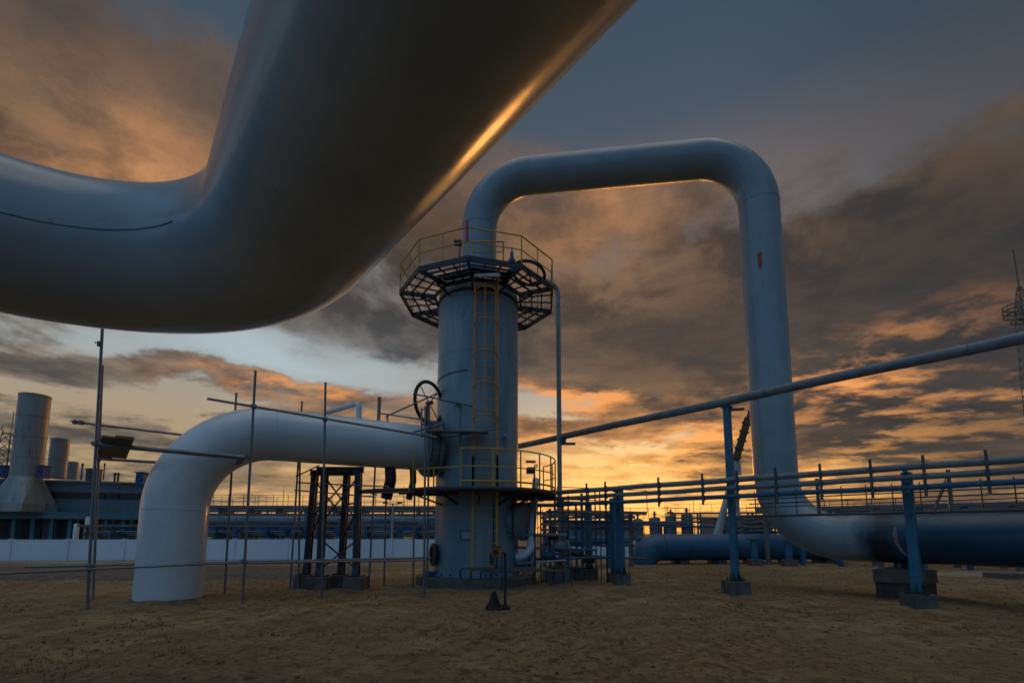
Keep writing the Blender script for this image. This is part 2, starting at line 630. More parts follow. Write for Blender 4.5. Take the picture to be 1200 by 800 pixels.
def ground_bits():
    ph = (1 + 5 ** .5) / 2
    iv = [V(p).normalized() for p in ((-1, ph, 0), (1, ph, 0), (-1, -ph, 0), (1, -ph, 0), (0, -1, ph), (0, 1, ph), (0, -1, -ph), (0, 1, -ph), (ph, 0, -1), (ph, 0, 1), (-ph, 0, -1), (-ph, 0, 1))]
    fi = ((0, 11, 5), (0, 5, 1), (0, 1, 7), (0, 7, 10), (0, 10, 11), (1, 5, 9), (5, 11, 4), (11, 10, 2), (10, 7, 6), (7, 1, 8), (3, 9, 4), (3, 4, 2), (3, 2, 6), (3, 6, 8), (3, 8, 9), (4, 9, 5), (2, 4, 11), (6, 2, 10), (8, 6, 7), (9, 8, 1))
    vs, fs = [], []
    for k in range(9000):
        u = random.random()
        y = 3.0 + 22 * u ** 1.5
        x = (random.random() * 2 - 1) * (2 + y * 1.15)
        r = random.uniform(0.007, 0.024) * (1.7 if random.random() < 0.06 else 1)
        ca, sa = math.cos(k * 1.7), math.sin(k * 1.7)
        ex, ey, ez = r * random.uniform(0.8, 1.7), r * random.uniform(0.7, 1.2), r * random.uniform(0.5, 0.9)
        n0 = len(vs)
        for v in iv:
            j = random.uniform(.72, 1.25)
            qx, qy, qz = v.x * ex * j, v.y * ey * j, v.z * ez * j
            vs.append((x + qx * ca - qy * sa, y + qx * sa + qy * ca, qz + r * .15))
        fs += [(a + n0, b + n0, c + n0) for a, b, c in fi]
    me = bpy.data.meshes.new('earth_clods')
    me.from_pydata(vs, [], fs)
    me.materials.append(M['clod'])
    o = bpy.data.objects.new('earth_clods', me)
    C.objects.link(o)
    structure(o, 'stuff')
    o['label'] = 'small clods and stones scattered over the bare brown earth'
    o['category'] = 'stones'
    bm = bmesh.new()
    from mathutils import noise as mn
    cnt = 0
    while cnt < 3000:
        u = random.random()
        y = 3.0 + 19 * u ** 1.4
        x = (random.random() * 2 - 1) * (2 + y * 1.15)
        if mn.noise(V((x * 0.28, y * 0.28, 30))) < random.uniform(-0.25, 0.45):
            continue
        cnt += 1
        nb = random.randint(4, 8)
        for b in range(nb):
            a = random.random() * 6.28
            L = random.uniform(0.03, 0.10)
            lean = random.uniform(0.4, 1.3)
            w = random.uniform(0.0025, 0.005)
            bx = x + random.uniform(-0.05, 0.05)
            by = y + random.uniform(-0.05, 0.05)
            d = V((math.cos(a), math.sin(a), 0))
            sd = V((-d.y, d.x, 0)) * w
            p0 = V((bx, by, -0.01))
            p1 = p0 + d * L * 0.5 * math.sin(lean) * 0.6 + V((0, 0, L * 0.6 * math.cos(lean * 0.6)))
            p2 = p0 + d * L * math.sin(lean) + V((0, 0, L * max(0.1, math.cos(lean))))
            v = [bm.verts.new(q) for q in (p0 - sd, p0 + sd, p1 + sd * 0.8, p1 - sd * 0.8, p2)]
            bm.faces.new((v[0], v[1], v[2], v[3]))
            bm.faces.new((v[3], v[2], v[4]))
    me = bpy.data.meshes.new('dead_grass')
    bm.to_mesh(me)
    bm.free()
    me.materials.append(M['straw'])
    o = bpy.data.objects.new('dead_grass', me)
    C.objects.link(o)
    structure(o, 'stuff')
    o['label'] = 'short dead grass stubble growing sparsely on the bare earth'
    o['category'] = 'grass'


ground_bits()

# ------------------------------------------------------------------ foreground overhead pipe
def overhead_pipe():
    dv = V((-0.6405, 0.76796, 0))
    rv = V((0.76796, 0.6405, 0))
    rp, rb, t0 = 0.71, 2.15, 4.2
    o = rv * 1.076 + V((0, 0, EYE + 2.80))
    lv = -rv
    cen = o + dv * t0 + lv * rb
    t = thing('overhead_pipe', 'huge glossy grey pipe overhead in the foreground bending left at its far end', 'pipe', (o.x, o.y, 0))
    pts = [o + dv * s for s in [-9 + (t0 + 9) * k / 20 for k in range(20)]]
    nb = 40
    arc = [cen + (rv * math.cos(PI / 2 * k / nb) + dv * math.sin(PI / 2 * k / nb)) * rb for k in range(nb + 1)]
    pts += arc
    pts += [arc[-1] + lv * s for s in (2, 4, 7, 12)]
    MB().tube(pts, rp, 128).build('pipe_shell', M['pipe_fg'], t)
    # longitudinal weld seam round the inside of the bend
    q = R(-9)
    sm = []
    for k in range(12, nb + 1):
        a = PI / 2 * k / nb
        rad = rv * math.cos(a) + dv * math.sin(a)
        sm.append(cen + rad * (rb - (rp + 0.001) * math.cos(q)) + V((0, 0, (rp + 0.001) * math.sin(q))))
    sm += [sm[-1] + lv * s for s in (1, 2)]
    MB().tube(sm, 0.005, 6).build('weld_seam', M['steel'], t)
    b = MB()
    b.ring(arc[-1], lv, rp - 0.001, 0.007, 128, 6)
    b.build('weld_bead', M['pipe_fg'], t)


overhead_pipe()

# ------------------------------------------------------------------ tower
TX, TY = -1.16, 15.8
TR = 1.36


def tpt(ang, r, z):
    """point round the tower; ang 0 faces the camera, positive to the right"""
    a = R(ang)
    return V((TX + r * math.sin(a), TY - r * math.cos(a), z))


def tower():
    t = thing('filter_tower', 'tall blue-grey steel filter tower with two railed platforms and a yellow ladder', 'tower', (TX, TY, 0))
    # plinth
    MB().lathe((TX, TY, 0), [(1.0, -0.05), (1.93, -0.05), (1.93, 0.26), (1.90, 0.29), (1.30, 0.29)], 64).build('concrete_plinth', M['concrete'], t)
    # shell
    prof = [(1.44, 0.29), (1.44, 0.33), (TR + 0.03, 0.34), (TR + 0.03, 0.37), (TR, 0.40), (TR, 2.6), (TR, 5.0), (TR, 7.0), (TR, 9.66)]
    for k in range(1, 9):
        a = PI / 2 * k / 8
        prof.append((TR * math.cos(a) if k < 8 else 0.02, 9.66 + 0.68 * math.sin(a)))
    sh = MB().lathe((TX, TY, 0), prof, 96).build('tower_shell', M['tower'], t)
    for z in (2.45, 4.9, 7.35):
        MB().ring((TX, TY, z), (0, 0, 1), TR, 0.008, 96, 6).build('weld_bead', M['tower'], sh)
    for k in range(24):
        a = 2 * PI * k / 24
        MB().cyl((TX + 1.40 * math.cos(a), TY + 1.40 * math.sin(a), 0.325), (TX + 1.40 * math.cos(a), TY + 1.40 * math.sin(a), 0.40), 0.022, seg=6).build('anchor_bolt', M['steel'], t)
    # support ring / stiff band under the upper platform
    MB().lathe((TX, TY, 0), [(TR, 9.32), (TR + 0.03, 9.33), (TR + 0.03, 9.40), (TR, 9.41)], 96).build('stiffening_band', M['black'], t)

    # ---- upper platform, ten-sided, open steel frame
    Z = 9.58
    RO, RI = 2.66, TR + 0.16
    up = MB()
    vang = [-3 + 36 * k for k in range(10)]
    outer = [tpt(a, RO, Z) for a in vang]
    inner = [tpt(a, RI, Z) for a in vang]
    for k in range(10):
        a, c = outer[k], outer[(k + 1) % 10]
        i0, i1 = inner[k], inner[(k + 1) % 10]
        up.bar(a, c, 0.05, 0.17)
        up.bar(i0, i1, 0.06, 0.12)
        up.bar(i0 - V((0, 0, .01)), a - V((0, 0, .01)), 0.07, 0.14)
    frame = up.build('upper_platform', M['black'], t)
    g = MB()
    for k in range(10):
        a, c = outer[k], outer[(k + 1) % 10]
        i0, i1 = inner[k], inner[(k + 1) % 10]
        for f in (0.36, 0.68):
            g.bar(i0.lerp(a, f) + V((0, 0, .02)), i1.lerp(c, f) + V((0, 0, .02)), 0.04, 0.06)
        for f in (0.33, 0.66):
            g.bar(i0.lerp(i1, f) + V((0, 0, .045)), a.lerp(c, f) + V((0, 0, .045)), 0.035, 0.045)
    g.build('grating_bearers', M['black'], frame)
    for k, (f0, f1) in ((0, (.45, .02)), (9, (.40, .02))):
        pl = MB()
        a, c = outer[k], outer[(k + 1) % 10]
        i0, i1 = inner[k], inner[(k + 1) % 10]
        q = [i0.lerp(a, f1), i1.lerp(c, f1), i1.lerp(c, f0), i0.lerp(a, f0)]
        vs = [pl.bm.verts.new(p + V((0, 0, 0.095 + dz))) for dz in (0, 0.012) for p in q]
        for qd in ((3, 2, 1, 0), (4, 5, 6, 7), (0, 1, 5, 4), (1, 2, 6, 5), (2, 3, 7, 6), (3, 0, 4, 7)):
            pl.bm.faces.new([vs[i] for i in qd])
        pl.build('deck_plate', M['black'], frame)
    # brackets
    for k in range(10):
        b = MB()
        b.bar(tpt(vang[k], TR + 0.02, Z - 0.30), tpt(vang[k], RO * 0.74, Z - 0.09), 0.05, 0.06)
        b.build('bracket', M['black'], frame)
    # upper railing
    rl = MB()
    HR = 0.98
    for k in range(10):
        a, c = outer[k], outer[(k + 1) % 10]
        rl.tube([a + V((0, 0, HR)), c + V((0, 0, HR))], 0.022, 8)
        rl.tube([a + V((0, 0, HR * .54)), c + V((0, 0, HR * .54))], 0.017, 8)
    top = rl.build('upper_railing', M['yellow'], t)
    for k in range(10):
        a, c = outer[k], outer[(k + 1) % 10]
        MB().tube([a, a + V((0, 0, HR))], 0.022, 8).build('post', M['yellow'], top)
        m = a.lerp(c, 0.5)
        MB().tube([m, m + V((0, 0, HR))], 0.018, 8).build('post', M['yellow'], top)
    # crossed stays at the left-hand bay
    k = vang.index(-3 + 36 * 7)
    a, c = outer[k], outer[(k + 1) % 10]
    m = a.lerp(c, 0.5)
    MB().tube([a + V((0, 0, .06)), m + V((0, 0, HR * .54))], 0.013, 6).tube([m + V((0, 0, .06)), a + V((0, 0, HR * .54))], 0.013, 6).build('cross_stay', M['yellow'], top)
    MB().tube([outer[0] + V((-.02, -.03, .55)), outer[0] + V((-.02, -.03, 1.15))], 0.035, 8).build('red_marker', M['red'], t)

    # ---- kit on the upper platform
    w = MB()
    b0 = tpt(-14, 1.9, Z + 0.1)
    w.tube([b0, b0 + V((0, 0, 0.95))], 0.02, 8).box(b0 + V((-0.06, 0, .9)), (.24, .12, .14)).box(b0 + V((0.0, 0, .36)), (.30, .03, .03)).box(b0 + V((-.14, 0, .33)), (.08, .08, .09)).box(b0 + V((.13, 0, .31)), (.06, .06, .10))
    w.build('gauge_stand', M['black'], t)
    v0 = tpt(33, 2.12, Z + 0.08)
    vb = MB().lathe(v0, [(0.02, 0), (.15, 0), (.15, .05), (.07, .07), (.07, .26), (.11, .30), (.11, .40), (.06, .44), (.05, .66), (.025, .70), (.02, .82), (.001, .82)], 16).build('relief_valve', M['bluedark'], t)
    wc = tpt(52, 2.15, Z + 0.30)
    hw = MB().ring(wc, (0.22, 0.20, 0.95), 0.52, 0.05, 40, 8)
    hw.build('hand_wheel', M['rubber'], t)
    MB().tube([tpt(52, 2.25, Z), wc], 0.03, 8).build('wheel_stem', M['steel'], t)
    # hatch frame in front
    hx = V((TX + 0.42, 0, 0))
    hb = MB()
    y0 = TY - 2.35
    for x in (-0.42, 0.48):
        hb.tube([(hx.x + x, y0 + 0.05, Z + .12), (hx.x + x, y0 + .05, Z + .75)], 0.02, 8)
    hb.tube(fillet([(hx.x - 0.42, y0 + .05, Z + .75), (hx.x + .48, y0 + .05, Z + .75), (hx.x + .48, y0 + .05, Z + .3)], .08), 0.022, 8)
    hb.tube([(hx.x - 0.42, y0 + .05, Z + .42), (hx.x + .48, y0 + .05, Z + .42)], 0.018, 8)
    hb.build('hatch_rail', M['yellow'], t)
    MB().box((hx.x - 0.02, TY - 1.98, Z - .13), (0.78, 0.04, 0.44), rot=Matrix.Rotation(R(-50), 3, 'X')).build('hatch_lid', M['farpale'], t)

    # ---- lower platform: round deck and a plank walk to the left
    z1 = 2.92
    RO1 = 2.62
    A0, A1 = -62, 118
    b = MB()
    n = 40
    top_in, top_out, bi, bo = [], [], [], []
    for k in range(n + 1):
        a = A0 + (A1 - A0) * k / n
        top_in.append(b.bm.verts.new(tpt(a, TR + 0.02, z1)))
        top_out.append(b.bm.verts.new(tpt(a, RO1, z1)))
        bi.append(b.bm.verts.new(tpt(a, TR + 0.02, z1 - .05)))
        bo.append(b.bm.verts.new(tpt(a, RO1, z1 - .14)))
    for k in range(n):
        b.bm.faces.new((top_in[k], top_in[k + 1], top_out[k + 1], top_out[k]))
        b.bm.faces.new((bi[k + 1], bi[k], bo[k], bo[k + 1]))
        f = b.bm.faces.new((top_out[k], top_out[k + 1], bo[k + 1], bo[k]))
        f.smooth = True
        b.bm.faces.new((top_in[k + 1], top_in[k], bi[k], bi[k + 1]))
    b.bm.faces.new((top_in[0], top_out[0], bo[0], bi[0]))
    b.bm.faces.new((top_out[n], top_in[n], bi[n], bo[n]))
    lp = b.build('lower_platform', M['black'], t)
    for a in range(-50, 119, 28):
        MB().bar(tpt(a, TR, z1 - .42), tpt(a, RO1 - .35, z1 - .16), 0.05, 0.05).bar(tpt(a, TR, z1 - .11), tpt(a, RO1 - .05, z1 - .15), 0.07, .08).build('bracket', M['black'], lp)
    # plank walkway toward the big elbow pipe
    b = MB()
    p0 = at(424, 579, 14.6)
    p1 = at(512, 570, 14.2)
    p0.z = p1.z = z1 - 0.02
    for k in range(4):
        off = V((0.05 * k, -0.23 * k + .25, 0))
        b.bar(p0 + off + V((random.uniform(-.1, .6), 0, 0)), p1 + off, 0.22, 0.05)
    b.build('walkway_plank', M['wood'], lp)
    b = MB()
    b.tube([p0 + V((.3, -.6, -.07)), p0 + V((.3, .5, -.07))], .03, 8).tube([p1 + V((-.7, -.6, -.07)), p1 + V((-.7, .5, -.07))], .03, 8)
    b.tube([p0 + V((.0, -.5, -.10)), p1 + V((.2, -.5, -.10))], .03, 8)
    b.build('plank_bearer', M['scaf'], lp)
    # lower railing
    hr = 1.06
    rr = MB()
    arcp = [tpt(a, RO1 - .03, z1 + hr) for a in [(-6 + 124 * k / 30) for k in range(31)]]
    rr.tube(arcp, 0.022, 8)
    rr.tube([p - V((0, 0, hr * .48)) for p in arcp], 0.018, 8)
    rr.tube([p - V((0, 0, hr - .14)) for p in arcp], 0.03, 6)
    low = [tpt(a, RO1 - .03, z1 + hr * .50) for a in [(-42 + 36 * k / 8) for k in range(9)]]
    rr.tube(low, 0.02, 8)
    lr = rr.build('lower_railing', M['yellow'], t)
    for a in (-6, 14, 33, 50, 66, 84, 101, 118):
        MB().tube([tpt(a, RO1 - .03, z1), tpt(a, RO1 - .03, z1 + hr)], 0.022, 8).build('post', M['yellow'], lr)
    MB().tube([tpt(-42, RO1 - .03, z1), tpt(-42, RO1 - .03, z1 + hr)], 0.022, 8).build('post', M['yellow'], lr)
    MB().tube([tpt(-24, RO1 - .03, z1), tpt(-24, RO1 - .03, z1 + hr * .5)], 0.022, 8).build('post', M['yellow'], lr)
    # ---- ladders
    lx = TX + 0.36
    ly = TY - TR - 0.30
    w = 0.36

    def ladder(z0, zt, zr, mat):
        b = MB()
        b.bar((lx - w, ly, z0), (lx - w, ly, zt), .06, .03, (0, 1, 0))
        b.bar((lx + w, ly, zr), (lx + w, ly, zt), .06, .03, (0, 1, 0))
        lad = b.build('ladder', mat, t)
        g = MB()
        z = z0 + .3
        while z < zt - .05:
            g.tube([(lx - w, ly, z), (lx + w, ly, z)], .016, 8)
            z += .34
        g.build('rungs', mat, lad)
        s = MB()
        z = z0 + 0.9
        while z < zt:
            for sx in (-w, w):
                yy = TY - math.sqrt(max(0.1, TR ** 2 - (lx + sx - TX) ** 2)) + .01
                s.bar((lx + sx, ly, z), (lx + sx, yy, z), .03, .03)
            z += 1.5
        s.build('standoff', mat, lad)
        return lad
    ladder(0.35, z1 + 1.0, 1.05, M['yellow'])
    up_l = ladder(z1 + 0.05, Z + .3, z1 + .05, M['orange'])
    cg = MB()
    hoops = [z1 + 2.1 + 0.98 * k for k in range(5)]
    for z in hoops:
        pts = [(lx - w, ly, z)]
        for k in range(17):
            a = PI * k / 16
            pts.append((lx - w * 1.02 * math.cos(a), ly - 0.62 * math.sin(a) - .01, z))
        pts.append((lx + w, ly, z))
        cg.tube(pts, .018, 6)
    for k in (3, 8, 13):
        a = PI * k / 16
        cg.tube([(lx - w * 1.02 * math.cos(a), ly - 0.62 * math.sin(a), hoops[0]), (lx - w * 1.02 * math.cos(a), ly - .62 * math.sin(a), hoops[-1])], .013, 6)
    cg.build('safety_cage', M['orange'], up_l)

    # ---- nozzles and manways
    # small nozzle low on the left
    d = V((-0.90, -0.43, 0)).normalized()
    c0 = V((TX, TY, 0.95)) + d * (TR - .05)
    MB().lathe(c0, [(0.24, 0), (.24, .12), (.36, .12), (.36, .18), (.25, .19), (.24, .13), (.01, .13)], 32, d).build('drain_nozzle', M['black'], t)
    MB().box(c0 + d * .18 + V((0.05, .0, -.58)), (.5, .35, .16), .6, .02).build('nozzle_foot', M['bluedark'], t)
    # manway on the right with its cover
    d = V((0.90, -0.44, 0)).normalized()
    c0 = V((TX, TY, 1.98)) + d * (TR - .05)
    mw = MB().lathe(c0, [(.44, 0), (.44, .30), (.60, .30), (.60, .38), (.46, .385)], 40, d).build('manway', M['tower'], t)
    MB().lathe(c0, [(.01, .47), (.56, .47), (.60, .455), (.60, .39), (.01, .385)], 40, d).build('manway_cover', M['greypipe'], mw)
    b = MB()
    u = d.cross(V((0, 0, 1)))
    for k in range(20):
        a = 2 * PI * k / 20
        p = c0 + (u * math.cos(a) + V((0, 0, math.sin(a)))) * .535
        b.cyl(p + d * .28, p + d * .49, .022, seg=6)
    b.build('cover_bolts', M['steel'], mw)
    MB().tube(fillet([c0 + d * .33 + u * .66 + V((0, 0, -.5)), c0 + d * .33 + u * .66 + V((0, 0, .85)), c0 + d * .5 + V((0, 0, .85)), c0 + d * .5 + V((0, 0, .55))], .15), .028, 8).build('davit_arm', M['black'], mw)
    # lower branch on the right rear
    d = V((0.97, -0.20, 0)).normalized()
    c0 = V((TX, TY, 0.72)) + d * (TR - .05)
    MB().lathe(c0, [(.20, 0), (.20, .34), (.32, .34), (.32, .46), (.20, .46), (.20, .52), (.32, .52), (.32, .62), (.01, .62)], 28, d).build('outlet_branch', M['tower'], t)
    for (a, z, ln, r) in ((-22, 5.6, .28, .06), (-48, 3.6, .22, .09), (40, 4.6, .26, .05)):
        dd = (tpt(a, 1, 0) - V((TX, TY, 0))).normalized()
        MB().lathe(tpt(a, TR - .03, z), [(r, 0), (r, ln), (r * 2, ln), (r * 2, ln + .05), (.01, ln + .05)], 16, dd).build('stub_nozzle', M['tower'], t)
    MB().box(tpt(-8, TR + .03, 1.55), (.34, .02, .22), R(-8)).build('name_plate', M['farpale'], t)
    MB().box(tpt(-8, TR + .01, 1.55), (.40, .03, .28), R(-8)).build('plate_bracket', M['black'], t)
    # name plate and small conduits
    MB().tube([tpt(26, TR + .02, 0.45), tpt(26, TR + .02, 2.8)], .015, 6).tube([tpt(31, TR + .02, 1.0), tpt(31, TR + .02, 2.8)], .012, 6).build('conduit', M['black'], t)
    b = MB()
    n = 14
    for k in range(n):
        a0, a1 = -78 + 68 * k / n, -78 + 68 * (k + 1) / n
        b.bar(tpt(a0, TR + .006, 6.60 + .006 * k), tpt(a1, TR + .006, 6.606 + .006 * k), .012, .05)
    b.build('cable_strap', M['steel'], t)
    return t


tower()

# ------------------------------------------------------------------ pipe loop from the tower top
def pipe_loop():
    rp = 0.61
    RX, RY = 8.11, 14.6
    ztop = 14.13
    zb = 1.48
    end = V((RX + .72 * 9.6, RY - 9.6, zb))
    t = thing('pipe_loop', 'tall white pipe rising from the tower top, crossing right and dropping to the ground', 'pipe', (RX, RY, 0))
    path = [V((TX, TY, 9.9)), V((TX, TY, ztop)), V((RX, RY, ztop)), V((RX, RY, zb)), end]
    f1 = fillet(path, 1.83, 24)
    # split where the blue coating begins
    dirb = (end - V((RX, RY, zb))).normalized()
    s_white = V((RX, RY, zb)) + dirb * 2.25
    white = [p for p in f1 if not ((p - V((RX, RY, zb))).dot(dirb) > 1.9 and abs(p.z - zb) < .01)]
    white.append(s_white)
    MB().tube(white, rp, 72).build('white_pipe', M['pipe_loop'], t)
    MB().tube([s_white - dirb * .04, end], rp + .004, 72).build('blue_coated_pipe', M['bluecoat'], t)
    MB().tube([s_white - dirb * .30, s_white + dirb * .95], rp + .0055, 72).build('coating_edge', coat_edge_mat(dirb, 2.02, 3.05), t)
    # weld beads
    for i, (p, n) in enumerate(((V((TX, TY, ztop - 1.83)), (0, 0, 1)), (V((RX, RY, ztop - 1.83)), (0, 0, 1)), (V((RX, RY, zb + 1.83)), (0, 0, 1)))):
        MB().ring(p, n, rp, .010, 72, 6).build('weld_bead', M['pipe_loop'], t)
    hd = (V((RX, RY, 0)) - V((TX, TY, 0))).normalized()
    for s in (1.83,):
        MB().ring(V((TX, TY, ztop)) + hd * s, hd, rp, .006, 72, 6).build('weld_bead', M['pipe_loop'], t)
    # red marker plate, bent round the drop leg
    b = MB()
    c = at(888, 303, 14.0)
    zc = c.z
    a0 = math.atan2(-RX, -RY)
    b2 = []
    for (da, dz) in ((-.16, .23), (.04, .27), (.04, -.12), (-.02, -.25), (-.13, -.22)):
        a = -1.6 + 0
        b2.append((da, dz))
    vc = V((-RX, -RY, 0)).normalized()
    side = V((-vc.y, vc.x, 0))
    vs0, vs1 = [], []
    for (da, dz) in b2:
        ang = da - .15 + 0.10
        n = vc * math.cos(ang) + side * math.sin(ang)
        vs0.append(b.bm.verts.new(V((RX, RY, zc + dz)) + n * (rp + .004)))
        vs1.append(b.bm.verts.new(V((RX, RY, zc + dz)) + n * (rp + .02)))
    b.bm.faces.new(vs1)
    b.bm.faces.new(list(reversed(vs0)))
    for k in range(5):
        b.bm.faces.new((vs0[k], vs0[(k + 1) % 5], vs1[(k + 1) % 5], vs1[k]))
    b.build('red_marker', M['red'], t)
    # scraped coating scar, a curved strip
    sd = V((-dirb.y, dirb.x, 0))
    if sd.y > 0:
        sd = -sd
    b = MB()
    base = V((RX, RY, zb)) + dirb * 3.02
    rows = []
    prof = [(0.50, .008, .00), (.38, .03, .01), (.2, .045, .0), (.05, .038, .02), (-.12, .05, .02), (-.3, .03, .06), (-.5, .035, .10), (-.7, .022, .16), (-.92, .02, .25), (-1.05, .006, .30)]
    for (ang, w, sh) in prof:
        n = sd * math.cos(ang) + V((0, 0, math.sin(ang)))
        cpt = base + n * (rp + .022) + dirb * sh
        rows.append((b.bm.verts.new(cpt - dirb * w), b.bm.verts.new(cpt + dirb * w), b.bm.verts.new(cpt - dirb * w - n * .02), b.bm.verts.new(cpt + dirb * w - n * .02)))
    for k in range(len(rows) - 1):
        a, c2 = rows[k], rows[k + 1]
        b.bm.faces.new((a[0], a[1], c2[1], c2[0]))
        b.bm.faces.new((a[0], c2[0], c2[2], a[2]))
        b.bm.faces.new((a[1], a[3], c2[3], c2[1]))
    b.build('coating_scar', M['scar'], t)
    # support pier under the blue leg
    sc = V((RX, RY, 0)) + dirb * 2.98
    rz = math.atan2(dirb.y, dirb.x)
    pr_ = thing('concrete_pier', 'large concrete pier with black lower half under the blue pipe', 'pier', (sc.x, sc.y, 0))
    MB().box((sc.x, sc.y, .17), (.98, .95, .44), rz, .02).build('tarred_base', M['darkconc'], pr_)
    MB().box((sc.x, sc.y, .55), (1.04, 1.0, .32), rz, .02).build('concrete_cap', M['concrete'], pr_)
    b = MB()
    b.box((sc.x, sc.y, .735), (.55, .75, .05), rz)
    b.box((sc.x, sc.y, .81), (.40, .06, .12), rz).box((sc.x, sc.y, .81), (.06, .6, .12), rz)
    b.build('saddle', M['steel'], pr_)
    # small slab further along the ground, right edge
    s0 = gr(1193, 678)
    sl = MB().box((s0.x, s0.y + .3, .09), (1.3, .7, .22), .1, .02).build('concrete_slab', M['concrete'], None, (s0.x, s0.y + .3, 0))
    tag(sl, 'low grey concrete slab lying on the earth beyond the blue pipe', 'slab')


pipe_loop()

# ------------------------------------------------------------------ white elbow pipe at left
EX, EY = -8.3, 11.8
AX = V((TX - EX, TY - EY, 0)).normalized()
AZ = 4.28


def elbow_pipe():
    rp = 0.71
    t = thing('elbow_pipe', 'thick white pipe rising from the ground and bending to the tower side', 'pipe', (EX, EY, 0))
    c = V((EX, EY, AZ))
    L = V((TX - EX, TY - EY, 0)).length
    fl = c + AX * (L - TR - .16)
    pts = fillet([V((EX, EY, -.3)), c, fl], 2.1, 28)
    MB().tube(pts, rp, 88).build('pipe_shell', M['pipe'], t)
    for p, n in ((V((EX, EY, AZ - 2.1)), (0, 0, 1)), (c + AX * 2.1, AX)):
        MB().ring(p, n, rp, .010, 88, 6).build('weld_bead', M['pipe'], t)
    # flange pair with stud bolts
    f = MB().lathe(fl - AX * .34, [(rp, 0), (rp + .04, .02), (.90, .06), (.90, .19), (rp - .02, .195)], 56, AX).build('flange', M['greypipe'], t)
    MB().lathe(fl - AX * .12, [(rp - .02, 0), (.90, .0), (.90, .13), (rp + .04, .17), (rp, .28)], 56, AX).build('flange', M['greypipe'], t)
    b = MB()
    u = AX.cross(V((0, 0, 1)))
    for k in range(32):
        a = 2 * PI * k / 32
        p = fl + (u * math.cos(a) + V((0, 0, math.sin(a)))) * .82
        b.cyl(p - AX * .36, p + AX * .08, .024, seg=6)
    b.build('stud_bolts', M['steel'], t)
    # gooseneck vent behind the crown
    g0 = c + AX * 4.35 + V((-AX.y, AX.x, 0)) * .30 + V((0, 0, .55))
    e = at(384, 482, g0.y + .9)
    g1 = V((g0.x, g0.y, at(405, 472, g0.y).z))
    MB().tube(fillet([g0, g1, V((e.x, e.y, g1.z - .05))], .16), .085, 16).build('gooseneck_vent', M['pipe'], t)
    # hanging drain branches near the flange
    for s, w in ((L - TR - 1.55, .17), (L - TR - .85, .10)):
        p = c + AX * s + V((0, 0, -.62))
        MB().tube(fillet([p, p + V((.03, 0, -.45)), p + V((-.12, .1, -1.0))], .3), w, 16).build('drain_branch', M['black'], t)
    return t


elbow_pipe()


def big_wheel():
    c = at(503, 472, 14.6)
    t = thing('standing_hand_wheel', 'big black spoked hand wheel standing upright above the pipe flange', 'hand wheel', (c.x, c.y, c.z - 1.0))
    n = V((0.86, -0.50, 0.0)).normalized()
    MB().ring(c, n, .66, .055, 48, 10).build('rim', M['rubber'], t)
    u = n.cross(V((0, 0, 1))).normalized()
    b = MB()
    for k in range(4):
        a = PI / 4 + PI / 2 * k
        b.tube([c, c + (u * math.cos(a) + V((0, 0, math.sin(a)))) * .66], .016, 6)
    b.build('spokes', M['steel'], t)
    MB().cyl(c - n * .10, c + n * .12, .06, seg=14).tube([c - n * .05, c - n * .05 + V((0, 0, -1.0))], .05, 10).build('stem', M['steel'], t)
    MB().box(c - n * .05 + V((0, 0, -.92)), (.3, .3, .2), .3, .02).build('gearbox', M['bluedark'], t)


big_wheel()

# ------------------------------------------------------------------ lattice support under the elbow pipe
def support_frame():
    o = gr(389, 688)
    yf, yr = 13.75, 14.45
    cols = [(359.5, 369.5, yr), (375, 381, yf), (400, 407, yr), (417.5, 420.5, yf)]
    t = thing('pipe_support', 'black four-legged braced steel frame under the white pipe', 'support frame', (o.x, 14.1, 0))
    ztop = 3.36
    ps = []
    for (xb, xt, Y) in cols:
        b = at(xb, 668, Y)
        p = at(xt, 548, Y)
        ps.append((V((b.x, Y, .42)), V((p.x, Y, ztop)), Y))
    for (b, p, Y) in ps:
        c = MB()
        c.ibeam(b, p, .17, .19, .025)
        col = c.build('column', M['navy'], t)
        MB().box((b.x, Y, .42), (.40, .40, .04), 0, .005).bar((b.x, Y - .16, .44), (b.x, Y - .06, .72), .03, .16, (1, 0, 0)).build('base_plate', M['navy'], col)
        MB().box((b.x, Y, .16), (.56, .54, .48), 0, .03).build('concrete_footing', M['concrete'], t)
    b = MB()
    b.ibeam(ps[1][1] + V((-.25, 0, .08)), ps[3][1] + V((.15, 0, .08)), .18, .16, .02)
    b.ibeam(ps[0][1] + V((-.15, 0, .08)), ps[2][1] + V((.25, 0, .08)), .18, .16, .02)
    b.build('top_beam', M['navy'], t)
    x = MB()
    for (i, j) in ((0, 2), (1, 3)):
        (b0, p0, _), (b1, p1, _) = ps[i], ps[j]
        for (f0, f1) in (((.52, .96), (.06, .34)) if i == 1 else ((.55, .95),)):
            x.bar(b0.lerp(p0, f0), b1.lerp(p1, f1), .04, .04)
            x.bar(b0.lerp(p0, f1), b1.lerp(p1, f0), .04, .04)
    for (i, j) in ((0, 1), (2, 3)):
        (b0, p0, _), (b1, p1, _) = ps[i], ps[j]
        x.bar(b0.lerp(p0, .35), b1.lerp(p1, .65), .04, .04)
        x.bar(b0.lerp(p0, .7), b1.lerp(p1, .7), .05, .05)
    x.build('cross_brace', M['navy'], t)


support_frame()

